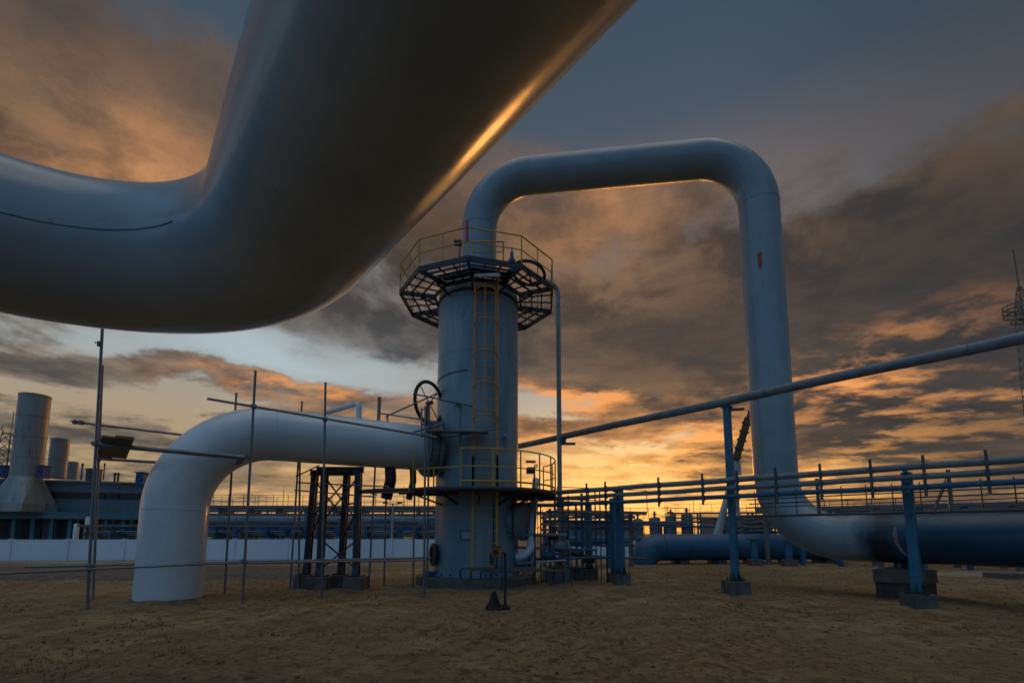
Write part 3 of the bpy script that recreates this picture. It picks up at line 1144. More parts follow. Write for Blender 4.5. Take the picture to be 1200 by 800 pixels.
# ------------------------------------------------------------------ scaffolding
def scaffolds():
    fa, fb = gr(103, 713), gr(497, 699)

    def fy(px, py):
        return gr(px, py).y
    t = thing('scaffold', 'thin steel tube scaffold with poles and ledgers around the white elbow pipe', 'scaffold', (fa.x, fa.y, 0))

    def pole(x0, y0, x1, y1, Y=None, r=.029):
        b = gr(x0, y0) if Y is None else at(x0, y0, Y)
        b = V((b.x, b.y, -0.05)) if Y is None else b
        p = at(x1, y1, b.y)
        o = MB().tube([b, p], r, 10).build('pole', M['scaf'], t)
        return b, p
    poles = [pole(102, 714, 120, 385), pole(109, 703, 120, 428), pole(284, 707, 299.5, 434), pole(377, 701, 381.5, 448),
             pole(263, 695, 277, 460), pole(340, 688, 354, 470), pole(432, 690, 444, 465), pole(450, 686, 453, 560), pole(484, 688, 486, 566),
             pole(497, 698, 498.5, 476), pole(500.5, 690, 503, 476), pole(350, 690, 351.5, 536)]

    def ledger(p, q, r=.031, name='ledger', mat='scaf'):
        return MB().tube([p, q], r, 10).build(name, M[mat], t)
    # front upper ledger along the pipe
    Y0, Y1 = fy(284, 707), fy(497, 698)
    ledger(at(243, 467, Y0 - .35), at(512, 512.5, Y1 + .1))
    # thick pair carrying the plank stub
    ledger(at(112, 520.5, fy(102, 714)), at(288, 536, fy(284, 707)), .055)
    ledger(at(118, 537.5, fy(109, 703) + .9), at(275, 547, fy(263, 695) + .2), .04)
    # rear upper ledger, ends behind the bend
    ledger(at(85, 494, fy(109, 703) + .2), at(270, 516, fy(263, 695)))
    # inclined transom beneath the bend
    ledger(at(290, 534, fy(284, 707)), at(269, 550, fy(263, 695)), .05)
    # low ledgers
    ledger(at(-6, 672, 9.6), at(262, 659.5, fy(284, 707) + .1), .024)
    ledger(at(30, 664, 11.0), at(505, 653, fy(497, 698) + .25), .026)
    ledger(at(215, 660.5, 11.1), at(500, 656, fy(497, 698) - .06), .024)
    # plank stub
    for k in range(2):
        a = at(122 + k * 17, 537, fy(109, 703) + .8)
        b = at(130 + k * 16, 517, fy(102, 714) - .25)
        MB().bar(a + V((0, 0, .03)), b + V((0, 0, .09)), .32, .05).build('plank', M['wood'], t)
    # frame bars between the support columns
    ledger(at(347, 565, 13.5), at(455, 570, 13.6), .02)
    ledger(at(345, 574, 13.6), at(440, 582, 13.8), .02)
    ledger(at(347, 558, 13.2), at(374, 545, 13.9), .02)
    # couplers where the tubes cross
    for (x, y, Y) in ((117, 403, fy(102, 714)), (112, 520, fy(102, 714)), (105, 663, fy(102, 714)), (297, 476, fy(284, 707)), (381, 491, fy(377, 701)), (286, 657, fy(284, 707)), (378, 656, fy(377, 701)), (292, 535, fy(284, 707)),
                      (108, 663, fy(109, 703)), (115, 538, fy(109, 703)), (498, 509, Y1), (270, 516, fy(263, 695)), (340, 658, 13.3), (88, 494.4, fy(109, 703) + .2), (95, 495, fy(109, 703) + .2)):
        p = at(x, y, Y)
        b = MB().box(p, (.10, .12, .10), random.random(), .012)
        b.cyl(p + V((-.09, -.03, .02)), p + V((.09, -.03, .02)), .014, seg=6)
        b.build('coupler', M['scaf'], t)

    # little working stage by the hand wheel
    c = at(510, 508, 14.0)
    s = thing('scaffold_stage', 'small plank stage with tube rails beside the hand wheel', 'scaffold', (c.x, c.y, c.z))

    def tube(p, q, r=.025, name='rail'):
        MB().tube([p, q], r, 8).build(name, M['scaf'], s)
    tube(at(445, 484, 14.7), at(492, 491, 14.5))
    tube(at(452, 488, 14.2), at(512, 461, 13.6))
    tube(at(484, 461, 13.6), at(556, 476.5, 14.2))
    tube(at(539, 471, 14.1), at(540, 574, 14.1), name='pole')
    tube(at(494, 478, 13.7), at(494, 512, 13.7), name='pole')
    tube(at(444.5, 496, 14.6), at(446, 465, 14.6), name='pole')
    tube(at(454, 487, 14.2), at(454, 498, 14.2), name='pole')
    tube(at(482, 507, 13.6), at(520, 497, 14.6))
    tube(at(520, 513, 13.9), at(582, 502, 13.6))
    for k in range(3):
        a = at(500, 505, 13.55 + .26 * k)
        b = at(572, 510, 13.75 + .26 * k)
        b.z = a.z
        MB().bar(a, b, .24, .05).build('plank', M['wood'], s)
    tube(at(494, 490, 13.7), at(508, 497, 14.2))


scaffolds()

# ------------------------------------------------------------------ riser pipe with gooseneck at the tower's right
def riser():
    Y = 17.6
    b = at(657, 678, Y)
    t = thing('riser_pipe', 'slim grey vertical pipe with curved top reaching the upper tower platform', 'pipe', (b.x, Y, 0))
    top = at(659, 336, Y)
    ee = at(618, 336, Y - 1.0)
    MB().tube(fillet([V((b.x, Y, .5)), V((b.x + .02, Y, top.z)), V((ee.x, ee.y, top.z + .02))], .35), .088, 18).build('pipe_shell', M['riserpaint'], t)
    MB().box((b.x, Y, .18), (.95, .75, .52), 0, .03).build('concrete_footing', M['concrete'], t)
    MB().box((b.x, Y, .46), (.36, .36, .05), 0, .005).cyl((b.x, Y, .44), (b.x, Y, .62), .15, seg=18).build('base_flange', M['steel'], t)
    p = at(661, 516, Y)
    MB().bar(p + V((-.15, 0, -.12)), p + V((.42, 0, -.12)), .12, .08).bar(p + V((-.14, -.12, -.02)), p + V((.06, -.12, -.02)), .03, .22).build('pipe_bracket', M['bluedark'], t)
    return t


riser()

# ------------------------------------------------------------------ high single pipe on blue posts
UA, UB = V((9.5, 8.52, 0)), V((1.75, 17.9, 0))


def high_pipe():
    t = thing('high_line_pipe', 'long single grey pipe running high past the white loop on blue posts', 'pipe', (5.88, 12.78, 0))
    d = (UB - UA).normalized()
    z = 5.18
    off = V((.0, -.18, 0))
    p0 = V((UA.x, UA.y, z)) - d * 8 + off
    p1 = V((UB.x, UB.y, z + .02)) + d * 4.5 + off
    n = 14
    pts = [p0.lerp(p1, k / n) + V((0, 0, -.012 * math.sin(k * 1.7))) for k in range(n + 1)]
    MB().tube(pts, .115, 24).build('pipe_shell', M['greypipe'], t)
    b = MB()
    for f in (.18, .36, .55, .72):
        p = p0.lerp(p1, f)
        b.ring(p, d, .125, .006, 24, 6)
    b.build('weld_bead', M['greypipe'], t)


high_pipe()


def blue_post(px, pyb, zt, w, label, tube=False, cap=True, foot=(.54, .54, .42), group='blue pipe posts on concrete footings', Y=None):
    b = gr(px, pyb)
    if Y:
        b = V((at(px, pyb, Y).x, Y, 0))
    t = thing('pipe_post', label, 'post', (b.x, b.y, 0), group)
    z0 = foot[2] - .03
    m = MB()
    if tube:
        m.cyl((b.x, b.y, z0 + .02), (b.x, b.y, zt), w / 2, seg=24)
    else:
        m.box((b.x, b.y, (z0 + zt) / 2 + .01), (w, w, zt - z0 - .02), .72, .012)
    m.build('column', M['blue'], t)
    bp = MB().box((b.x, b.y, z0 + .012), (w * 2.2, w * 2.2, .03), .72, .004)
    for a in range(4):
        dx, dy = math.cos(.72 + a * PI / 2), math.sin(.72 + a * PI / 2)
        p = V((b.x, b.y, z0 + .03))
        # gusset
        q = V((dx, dy, 0))
        vs = [bp.bm.verts.new(p + q * w * .5 + V((0, 0, 0))), bp.bm.verts.new(p + q * w * 1.05), bp.bm.verts.new(p + q * w * .5 + V((0, 0, .2)))]
        sd = V((-dy, dx, 0)) * .008
        v2 = [bp.bm.verts.new(v.co + sd) for v in vs]
        bp.bm.faces.new(vs)
        bp.bm.faces.new(list(reversed(v2)))
        for k in range(3):
            bp.bm.faces.new((vs[k], vs[(k + 1) % 3], v2[(k + 1) % 3], v2[k]))
        e = V((math.cos(.72 + PI / 4 + a * PI / 2), math.sin(.72 + PI / 4 + a * PI / 2), 0)) * w * 1.25
        bp.cyl(p + e, p + e + V((0, 0, .05)), .014, seg=6)
    bp.build('base_plate', M['black'], t)
    MB().box((b.x, b.y, foot[2] / 2 - .10), (foot[0], foot[1], foot[2] + .12), .10, .03).build('concrete_footing', M['concrete'], t)
    if cap:
        c = MB()
        c.box((b.x + .0, b.y, zt + .014), (w * 1.5, w * 1.5, .025), .72)
        c.bar((b.x - .05, b.y, zt - .06), (b.x + .42, b.y - .1, zt - .06), .14, .05)
        c.build('cap_bracket', M['bluedark'], t)
    return t


blue_post(863, 697, 5.02, .165, 'tall blue post holding the high single pipe, left of the white drop leg')
blue_post(1077, 714, 2.93, .185, 'leaning-looking blue post nearest the camera at the right, under the three-pipe rack', cap=False, foot=(.46, .46, .38))
blue_post(728.5, 686, 2.96, .19, 'stout blue post under the three-pipe rack in front of the blue ground elbow', cap=False, foot=(.46, .46, .40))
# ------------------------------------------------------------------ three pipe rack
RA, RB = V((8.40, 10.1, 0)), V((3.32, 14.75, 0))


def triple_rack():
    d = (RB - RA).normalized()
    nrm = V((-d.y, d.x, 0))
    if nrm.y > 0:
        nrm = -nrm
    t = thing('pipe_rack', 'rack of three thin parallel grey-blue pipes clamped one above the other at right', 'pipe rack', (5.9, 12.4, 0))
    off = nrm * .22
    p0 = RA - d * 9 + off
    p1 = RB + d * 2.0 + off
    Ls = (p1 - p0).length
    zs = ((2.98, .075, 'greypipe'), (2.77, .065, 'greypipe'), (2.555, .06, 'bluedark'))
    for (z, r, m) in zs:
        pts = []
        for k in range(19):
            p = p0.lerp(p1, k / 18)
            pts.append(xy(p, z + .008 * math.sin(k * 2.1 + z * 9)))
        tail = [xy(p1, z), xy(p1 + d * .6, z), xy(p1 + d * .6 + V((-2.1, -.1, 0)), z)] if z > 2.5 else None
        pts = pts[:-1] + fillet([pts[-2], xy(p1 + d * .4, z), xy(p1 + d * .4 + V((-1.6, .1, 0)), z)], .25)[1:]
        MB().tube(pts, r, 16).build('rack_pipe', M[m], t)
    # clamps
    s0 = (RA - p0).dot(d)
    for (px) in (1165, 1090, 1027, 967, 914, 868, 827, 775, 712, 690):
        # locate along the rack by azimuth
        k = (px - 600) / 560.0
        # (p0 + d s): x = k*y*0.994
        kk = k * 0.994 + 0
        s = (kk * p0.y - p0.x) / (d.x - kk * d.y)
        c = p0 + d * s
        b = MB()
        b.bar(xy(c - nrm * .0 + nrm * .085, 2.36), xy(c + nrm * .085, 3.20), .035, .05, d)
        for (z, r, m) in zs:
            b.ring(xy(c, z), d, r + .008, .012, 20, 6)
            b.bar(xy(c, z - r - .02), xy(c + nrm * .10, z - r - .02), .06, .02)
        b.build('clamp', M['steel'], t)
    # brackets at the posts
    for q in (RA, RB):
        for (z, r, m) in zs:
            MB().bar(xy(q, z - r - .025), xy(q + off * 1.5, z - r - .025), .08, .04).build('bracket', M['bluedark'], t)
    # second line just behind the rack: thin rail and droppers
    o2 = -nrm * .55
    q0, q1 = RA - d * 9 + o2, RA + d * 3.4 + o2
    w = thing('cable_rail', 'thin low dark cable rail on droppers running behind the three pipes', 'rail', (q0.lerp(q1, .7).x, q0.lerp(q1, .7).y, 0))
    MB().tube([xy(q0, 2.06), xy(q1, 2.06)], .032, 10).build('rail', M['steel'], w)
    MB().tube([xy(q0, 2.52), xy(q1, 2.50)], .014, 8).tube([xy(q0, 2.66), xy(q1, 2.64)], .012, 8).build('cable', M['black'], w)
    MB().tube([xy(q0, 2.30), xy(q1, 2.29)], .011, 8).tube([xy(q0 - nrm * .3, 2.42), xy(q1 - nrm * .3, 2.40)], .016, 8).build('cable', M['black'], w)
    n = 26
    for k in range(n):
        f = (k + .5) / n
        c = q0.lerp(q1, f)
        thick = k % 5 == 2
        MB().tube([xy(c, 2.06), xy(c, 2.95 if thick else 2.72)], .04 if thick else .012, 8).build('dropper', M['greypipe'] if thick else M['steel'], w)
    for q in (RA, RB):
        MB().bar(xy(q, 2.02), xy(q + o2 * 1.1, 2.02), .06, .05).build('bracket_arm', M['steel'], w)
    # the leaning strut at right
    a, b = at(1092, 604, 11.5), at(1110, 560, 11.7)
    MB().tube([a, b], .035, 8).build('strut', M['steel'], w)


triple_rack()

# ------------------------------------------------------------------ valve skid behind / right of the tower
def valve_skid():
    blue_post(720, 684, 2.8, .16, 'thin blue post tucked behind the stout post under the rack end', cap=False, foot=(.4, .4, .3), Y=16.3)
    blue_post(691, 681, 2.75, .18, 'thin blue post between two concrete blocks right of the tower', cap=False, foot=(.50, .50, .42), Y=17.2)
    c = gr(660, 690)
    t = thing('valve_skid', 'tangle of small pipes, valves and uprights right of the tower base', 'pipework', (1.6, 15.6, 0))
    # horizontal lines
    lines = [((588, 627), (664, 626.5), 14.9, .05, 'greypipe'), ((600, 641), (700, 644), 15.2, .035, 'bluedark'), ((590, 655), (712, 653), 15.6, .045, 'bluedark'),
             ((606, 660), (664, 656), 15.0, .03, 'farpale'), ((648, 610), (735, 611), 16.2, .045, 'bluedark'), ((640, 648), (760, 655), 16.4, .04, 'steel'),
             ((652, 588), (712, 590), 16.0, .05, 'greypipe'), ((640, 599), (706, 601), 16.2, .045, 'greypipe'), ((648, 583), (690, 585), 16.4, .05, 'greypipe')]
    for (a, b, Y, r, m) in lines:
        p, q = at(a[0], a[1], Y), at(b[0], b[1], Y + .2)
        MB().tube([p, q], r, 12).build('small_pipe', M[m], t)
    ups = [(627, 690, 555, 14.9, .03, 'steel'), (634, 672, 592, 15.8, .025, 'steel'), (645, 668, 596, 16.1, .045, 'greypipe'), (651, 672, 580, 16.0, .04, 'greypipe'), (667, 676, 580, 15.6, .025, 'steel'),
           (676, 672, 590, 16.5, .035, 'bluedark'), (683, 676, 578, 17.0, .05, 'bluedark'), (699, 672, 575, 16.6, .025, 'steel'), (705, 690, 576, 15.3, .02, 'steel'), (712, 680, 588, 15.9, .03, 'black'), (670, 690, 640, 14.6, .018, 'steel'),
           (660, 668, 585, 16.4, .05, 'greypipe')]
    for (x, y0, y1, Y, r, m) in ups:
        p, q = at(x, y0, Y), at(x, y1, Y)
        p.z = min(p.z, max(p.z, .0))
        p.z = 0.0 if p.z < .5 else p.z
        MB().tube([p, V((p.x, p.y, q.z))], r, 10).build('upright', M[m], t)
    # valve bodies with wheels
    for (x, y, Y, s, m) in ((656, 640, 15.6, .24, 'greypipe'), (643, 650, 15.4, .18, 'bluedark'), (676, 648, 16.2, .18, 'steel'), (690, 655, 16.0, .15, 'black'), (648, 628, 15.8, .16, 'steel')):
        p = at(x, y, Y)
        v = MB().lathe(p - V((s * 1.2, 0, 0)), [(s * .5, 0), (s * .9, 0), (s * .9, .05), (s * .5, .07), (s * .75, s * .9), (s * .75, s * 1.5), (s * .5, s * 2.4 - .07), (s * .9, s * 2.4 - .05), (s * .9, s * 2.4), (.01, s * 2.4)], 18, (1, 0, 0))
        v.cyl(p, p + V((0, 0, s * 1.7)), s * .22, seg=10)
        vo = v.build('valve_body', M[m], t)
        MB().ring(p + V((0, 0, s * 1.75)), (0.2, -.3, 1), s * .85, .018, 20, 6).bar(p + V((-s * .8, 0, s * 1.75)), p + V((s * .8, 0, s * 1.75)), .02, .02).build('valve_wheel', M['black'], vo)
    # pale curved pipe close to the tower outlet
    p = at(613, 655, 14.6)
    MB().tube(fillet([at(606, 652, 14.9), at(621, 652, 14.7), at(628, 562, 16.2)], .35), .12, 20).build('bent_pipe', M['pipe'], t)
    # low pipework at the tower foot
    for k in range(4):
        a = at(560 + 12 * k, 667 - 1 * k, 13.75)
        MB().tube(fillet([V((a.x - .5, a.y + .1, .34)), V((a.x - .5, a.y, .62 - .03 * k)), V((a.x + 1.6, a.y + .3, .62 - .03 * k)), V((a.x + 1.6, a.y + .5, .20))], .1), .024, 10).build('small_pipe', M['steel'], t)
    b = MB()
    # concrete pedestals
    for (x, yb, w) in ((654, 684, .78), (676, 680, .5)):
        g = gr(x, yb)
        MB().box((g.x, g.y + .25, .20), (w, .5, .52), 0, .03).build('concrete_footing', M['concrete'], t)
    # gauge box on the platform side
    p = at(622, 551, 15.0)
    MB().box(p, (.26, .2, .2), .2, .02).box(p + V((0, 0, .28)), (.3, .12, .06), .2).build('gauge_box', M['black'], t)
    MB().ring(at(628, 546, 14.9), (0, 1, 0), .045, .02, 16, 6).build('gauge', M['black'], t)


valve_skid()

# ------------------------------------------------------------------ call point stand and cone in front of the tower
def call_point():
    b = gr(592, 712)
    t = thing('alarm_post', 'black hooked post with an orange-red alarm box in front of the tower', 'alarm post', (b.x, b.y, 0))
    h = at(592, 647, b.y).z
    x = V((b.x, b.y, 0))
    MB().tube(fillet([x, x + V((0, 0, h)), x + V((-.32, 0, h)), x + V((-.32, 0, h - .25))], .06), .03, 10).bar(x + V((-.42, 0, .03)), x + V((.10, 0, .03)), .34, .03).build('post', M['black'], t)
    bx = at(582, 646, b.y - .03)
    r = MB().box(bx, (.23, .14, .20), .1, .015).build('alarm_box', M['redbox'], t)
    MB().box(bx + V((-.02, -.075, -.005)), (.12, .03, .11), .1, .008).build('glass_window', M['black'], r)
    MB().box(bx + V((-.01, 0, .115)), (.28, .2, .02), .1, .006).build('rain_hood', M['steel'], r)
    MB().tube([bx + V((.0, 0, -.1)), bx + V((0.0, 0, -.30))], .02, 8).box(bx + V((0, 0, -.32)), (.07, .07, .06)).build('cable_gland', M['black'], t)
    MB().tube([x + V((-.07, 0, h - .03)), x + V((-.07, 0, .35))], .012, 8).build('cable', M['black'], t)
    c = gr(579, 713)
    k = thing('ground_cone', 'small black pyramid-shaped cover standing on the earth at the alarm post', 'cone', (c.x, c.y, 0))
    MB().lathe((c.x, c.y, 0), [(.17, .0), (.165, .03), (.05, .34), (.04, .37), (.001, .375)], 4, None, False).build('cone_shell', M['rubber'], k)
    MB().box((c.x, c.y, .01), (.34, .34, .05), .0, .01).build('base', M['rubber'], k)


call_point()

# ------------------------------------------------------------------ blue ground elbow in the middle distance
def blue_elbow():
    Y = 25.6
    b = at(752, 660, Y)
    t = thing('blue_ground_pipe', 'thick blue pipe lying low behind the posts with one end turned into the ground', 'pipe', (b.x, Y, 0))
    z = .88
    e = V((b.x + 12, Y + 1.6, z))
    MB().tube(fillet([V((b.x, Y, -.3)), V((b.x, Y, z)), e], 1.05, 14), .70, 40).build('pipe_shell', M['bluedark'], t)
    MB().ring(V((b.x + 1.1, Y + .12, z)), (1, .13, 0), .70, .012, 40, 6).build('weld_bead', M['bluedark'], t)
    for k in range(5):
        x = b.x + 2.2 + 2.1 * k
        MB().box((x, Y + .2 + .27 * (k + 1), .08), (.5, 1.2, .22), .1, .02).build('pedestal', M['concrete'], t)


blue_elbow()


# ------------------------------------------------------------------ far things
def wall(name, p, q, h, label, th=.16, panel=3.0):
    p, q = V((p[0], p[1], 0)), V((q[0], q[1], 0))
    L = (q - p).length
    d = (q - p) / L
    n = int(L / panel)
    b = MB()
    for k in range(n):
        a, c = p + d * (L * k / n + .015), p + d * (L * (k + 1) / n - .015)
        b.bar(xy(a, h / 2 - .05), xy(c, h / 2 - .05), th, h + .1)
    o = b.build(name, M['wall'], None, (p.x, p.y, 0))
    # posts between panels
    pb = MB()
    for k in range(n + 1):
        a = p + d * (L * k / n)
        pb.box((a.x, a.y, h / 2), (.2, .26, h + .08), math.atan2(d.y, d.x))
    pb.build('wall_posts', M['wall'], o)
    tag(o, label, 'wall')
    return o


wall('boundary_wall', (-46, 27.6), (-4.5, 31.0), 1.25, 'long low pale blue panel wall behind the gravel at left')
wall('boundary_wall', (2.2, 31.4), (8.0, 31.8), 1.1, 'short low pale panel wall seen right of the tower', panel=2.9)


def chimney(x0, x1, ytop, ybase, Y, label, flare=False, bands=3, group=None):
    c = at((x0 + x1) / 2, ybase, Y)
    zt = at((x0 + x1) / 2, ytop, Y).z
    th = math.cos(math.atan(abs((x0 + x1) / 2 - 600) / 560))
    r = (x1 - x0) / 560 * Y / 2 * th * 1.0
    t = thing('exhaust_stack', label, 'chimney', (c.x, c.y, 0), group)
    zb = c.z
    b = MB()
    prof = [(r, zb), (r, zt - .02), (r * .94, zt), (r * .94, zt - 1.2), (.01, zt - 1.2)]
    b.lathe((c.x, c.y, 0), prof, 40)
    b.build('stack_shell', M['stack'], t)
    for k in range(bands):
        z = zb + (zt - zb) * (k + 1) / bands - .15
        MB().lathe((c.x, c.y, z), [(r, -.10), (r * 1.03, -.09), (r * 1.03, .09), (r, .10)], 40).build('stiffener_band', M['stack'], t)
    if flare:
        zl = zb - 3.4
        f = MB()
        hb = r * 1.42
        vs0 = [f.bm.verts.new((c.x + sx * hb, c.y + sy * hb, zl)) for sx, sy in ((-1, -1), (1, -1), (1, 1), (-1, 1))]
        vs1 = [f.bm.verts.new((c.x + r * math.cos(a), c.y + r * math.sin(a), zb + .02)) for a in [(-135 + 11.25 * k) * PI / 180 for k in range(32)]]
        for s in range(4):
            ring = [vs1[(s * 8 + k) % 32] for k in range(9)]
            for k in range(8):
                pass
            # fan from the two base corners to the round neck
            for k in range(4):
                f.bm.faces.new((vs0[s], ring[k + 1], ring[k]))
            f.bm.faces.new((vs0[s], vs0[(s + 1) % 4], ring[4]))
            for k in range(4, 8):
                f.bm.faces.new((vs0[(s + 1) % 4], ring[k + 1], ring[k]))
        f.build('transition_hood', M['stack'], t)
        MB().box((c.x, c.y, zl - .5), (hb * 2.04, hb * 2.04, 1.0)).build('hood_skirt', M['stack'], t)
    return t


def compressor_hall():
    Y = 58
    p = at(-60, 632, Y)
    q = at(163, 632, Y + 6)
    zt = at(40, 560, Y).z
    cx, cy = (p.x + q.x) / 2, (p.y + q.y) / 2 + 6
    rz = math.atan2(q.y - p.y, q.x - p.x)
    L = (q - p).length
    t = thing('compressor_hall', 'long low dark industrial hall below the exhaust stacks at left', 'building', (cx, cy, 0))
    mt = Matrix.Rotation(rz, 3, 'Z')

    def loc(x, y, z):
        return V((cx, cy, 0)) + mt @ V((x, y, z))
    MB().box(loc(0, 3, zt / 2), (L, 14, zt), rz).build('wall', M['clad'], t)
    MB().box(loc(0, 3, zt + .12), (L + .5, 14.5, .24), rz).build('roof', M['clad'], t)
    # facade bays: projecting blue gallery, doors and dark openings
    MB().box(loc(0, -5.2, zt * .47), (L - 1, 1.6, .9), rz).build('gallery', M['teal'], t)
    b = MB()
    n = 30
    for k in range(n + 1):
        x = -L / 2 + .8 + (L - 1.6) * k / n
        b.box(loc(x, -5.9, zt * .47 + .95), (.05, .05, 1.0), rz)
    for h in (1.0, 1.4):
        b.box(loc(0, -5.9, zt * .47 + h), (L - 1.6, .05, .05), rz)
    b.build('gallery_railing', M['teal'], t)
    for k in range(9):
        x = -L / 2 + 2 + (L - 4) * k / 8
        MB().box(loc(x, -5.2, zt * .21), (.4, .4, zt * .43), rz).build('gallery_post', M['teal'], t)
    for k, (x, w, m) in enumerate(((-L * .3, 4.5, 'black'), (-L * .02, 3.2, 'black'), (L * .2, 4.0, 'steel'), (L * .40, 2.6, 'black'))):
        MB().box(loc(x, -4.06, 1.9), (w, .14, 3.7), rz).build('door', M[m], t)
    for k in range(10):
        x = -L / 2 + 3 + (L - 6) * k / 9
        MB().box(loc(x, -4.05, zt * .80), (1.7, .12, .8), rz).build('window', M['black'], t)
    chimney(10, 51, 463, 559, 60, 'tallest banded metal exhaust stack with a flared square hood at far left', True, 4)
    chimney(54, 78, 514, 560, 66, 'middle-height plain metal exhaust stack on the dark hall', False, 2)
    chimney(76, 91, 541, 561, 70, 'shortest metal exhaust stack on the dark hall', False, 2)
    # roof kit
    for (x0, x1, y0, y1, m, nm, lb) in ((160, 170, 554, 566, 'royal', 'roof_fan', 'bright blue box fan on the right end of the dark hall roof'),
                                       (-4, 9, 546, 557, 'royal', 'roof_fan', 'bright blue box fan on the hall roof left of the tallest stack'),
                                       (47, 53, 546, 558, 'royal', 'roof_fan', 'small blue box fan between the tallest and middle stacks'),
                                       (102, 113, 550, 561, 'steel', 'roof_fan', 'grey box fan beside the scaffold poles on the hall roof')):
        a, c = at(x0, y1 + 2, 60), at(x1, y0, 60)
        th = thing(nm, lb, 'roof fan', ((a.x + c.x) / 2, 60, a.z))
        w = c.x - a.x
        h = c.z - a.z
        MB().box(((a.x + c.x) / 2, 60.3, a.z + h / 2), (w, 1.2, h), 0, .06).build('fan_box', M[m], th)
        MB().box(((a.x + c.x) / 2, 60.3, a.z + h + .06), (w * 1.25, 1.5, .12), 0, .03).build('hood', M[m], th)
        MB().ring(((a.x + c.x) / 2, 59.68, a.z + h / 2), (0, 1, 0), min(w, h) * .36, .05, 24, 6).build('fan_ring', M['black'], th)
    for (x, y0, y1, r) in ((95, 545, 562, .10), (121, 545, 562, .07), (134, 556, 564, .12), (138, 556, 564, .12)):
        a, c = at(x, y1, 62), at(x, y0, 62)
        o = MB().lathe((a.x, 62, 0), [(r, a.z), (r, c.z), (r * 1.8, c.z + .02), (r * 1.2, c.z + .25), (.01, c.z + .3)], 12).build('roof_vent', M['steel'], None, (a.x, 62, 0))
        tag(o, 'thin metal vent pipe on the dark hall roof', 'vent', 'vent pipes on the hall roof')
    # white vertical tanks in front of the hall
    for (x, y0, y1, w, lb) in ((88, 613, 634, 7, 'shorter white upright tank in front of the dark hall'), (101, 605, 634, 7, 'taller white upright tank in front of the dark hall')):
        a, c = at(x, y1, 46), at(x, y0, 46)
        r = w / 560 * 46 / 2 * .75
        th = thing('gas_tank', lb, 'tank', (a.x, 46, 0))
        MB().lathe((a.x, 46, 0), [(.01, .2), (r, .25), (r, c.z - r * .5), (r * .8, c.z - r * .15), (.01, c.z)], 20).build('tank_shell', M['pipe'], th)
        MB().lathe((a.x, 46, 0), [(r * .9, -.05), (r * .9, .24), (.01, .24)], 20).build('skirt', M['steel'], th)


compressor_hall()


def lattice(b, base, h, w0, w1, n, r=.06, seg=5):
    """four-legged lattice mast into MB b"""
    base = V(base)

    def corner(k, f):
        w = w0 + (w1 - w0) * f
        sx, sy = ((-1, -1), (1, -1), (1, 1), (-1, 1))[k % 4]
        return base + V((sx * w / 2, sy * w / 2, h * f))
    for k in range(4):
        b.tube([corner(k, 0), corner(k, 1)], r, seg)
    for i in range(n):
        f0, f1 = i / n, (i + 1) / n
        for k in range(4):
            b.tube([corner(k, f0), corner(k + 1, f1)], r * .6, 4)
            b.tube([corner(k + 1, f0), corner(k, f1)], r * .6, 4)
            b.tube([corner(k, f1), corner(k + 1, f1)], r * .6, 4)


def pylon():
    p = at(7, 555, 140)
    t = thing('lattice_pylon', 'distant thin lattice mast at the far left edge', 'pylon', (p.x, 140, 0))
    zt = at(7, 508, 140).z
    b = MB()
    lattice(b, (p.x, 140, 0), zt, 5.5, 2.6, 12, .12)
    b.build('lattice', M['far'], t)
    z2 = at(9, 482, 140).z
    MB().tube([(p.x, 140, zt), (p.x + .2, 140, z2)], .1, 5).build('spike', M['far'], t)
    b = MB()
    b.tube([(p.x - 2.6, 140, zt), (p.x + 2.9, 140, zt + .2)], .16, 5).tube([(p.x - 2.6, 140, zt + .8), (p.x - 2.6, 140, zt - .6)], .1, 5)
    for s in (-1, 1):
        b.tube([(p.x + s * 1.4, 140, zt), (p.x + s * 3.0, 140, zt + 1.4), (p.x + s * 2.6, 140, zt + 2.6)], .12, 5)
    b.build('crossarm', M['far'], t)


pylon()


def mast():
    Y = 95
    p = at(1231, 620, Y)
    t = thing('telecom_mast', 'tall thin lattice mast with a round gantry and spike at the right edge', 'mast', (p.x, Y, 0))
    zg = at(1193, 366, Y).z
    zt = at(1190, 300, Y).z
    b = MB()
    lattice(b, (p.x, Y, 0), zg, 3.0, 1.8, 24, .06)
    b.build('lattice', M['far'], t)
    b = MB()
    lattice(b, (p.x - .2, Y, zg), (zt - zg) * .45, 1.6, .5, 4, .08)
    b.tube([(p.x - .2, Y, zg + (zt - zg) * .4), (p.x - .5, Y, zt + 1.5)], .12, 5)
    b.build('spike', M['far'], t)
    g = MB()
    for z, r in ((zg - .4, 2.9), (zg + 1.5, 2.9), (zg + .6, 2.9), (zg - 1.8, 1.9)):
        g.ring((p.x - .2, Y, z), (0, 0, 1), r, .12, 20, 5)
    for k in range(12):
        a = 2 * PI * k / 12
        g.tube([(p.x - .2 + 2.9 * math.cos(a), Y + 2.9 * math.sin(a), zg - .4), (p.x - .2 + 2.9 * math.cos(a), Y + 2.9 * math.sin(a), zg + 1.6)], .07, 4)
        g.tube([(p.x - .2, Y, zg - 1.8), (p.x - .2 + 2.9 * math.cos(a), Y + 2.9 * math.sin(a), zg - .4)], .07, 4)
    g.build('gantry', M['far'], t)


mast()


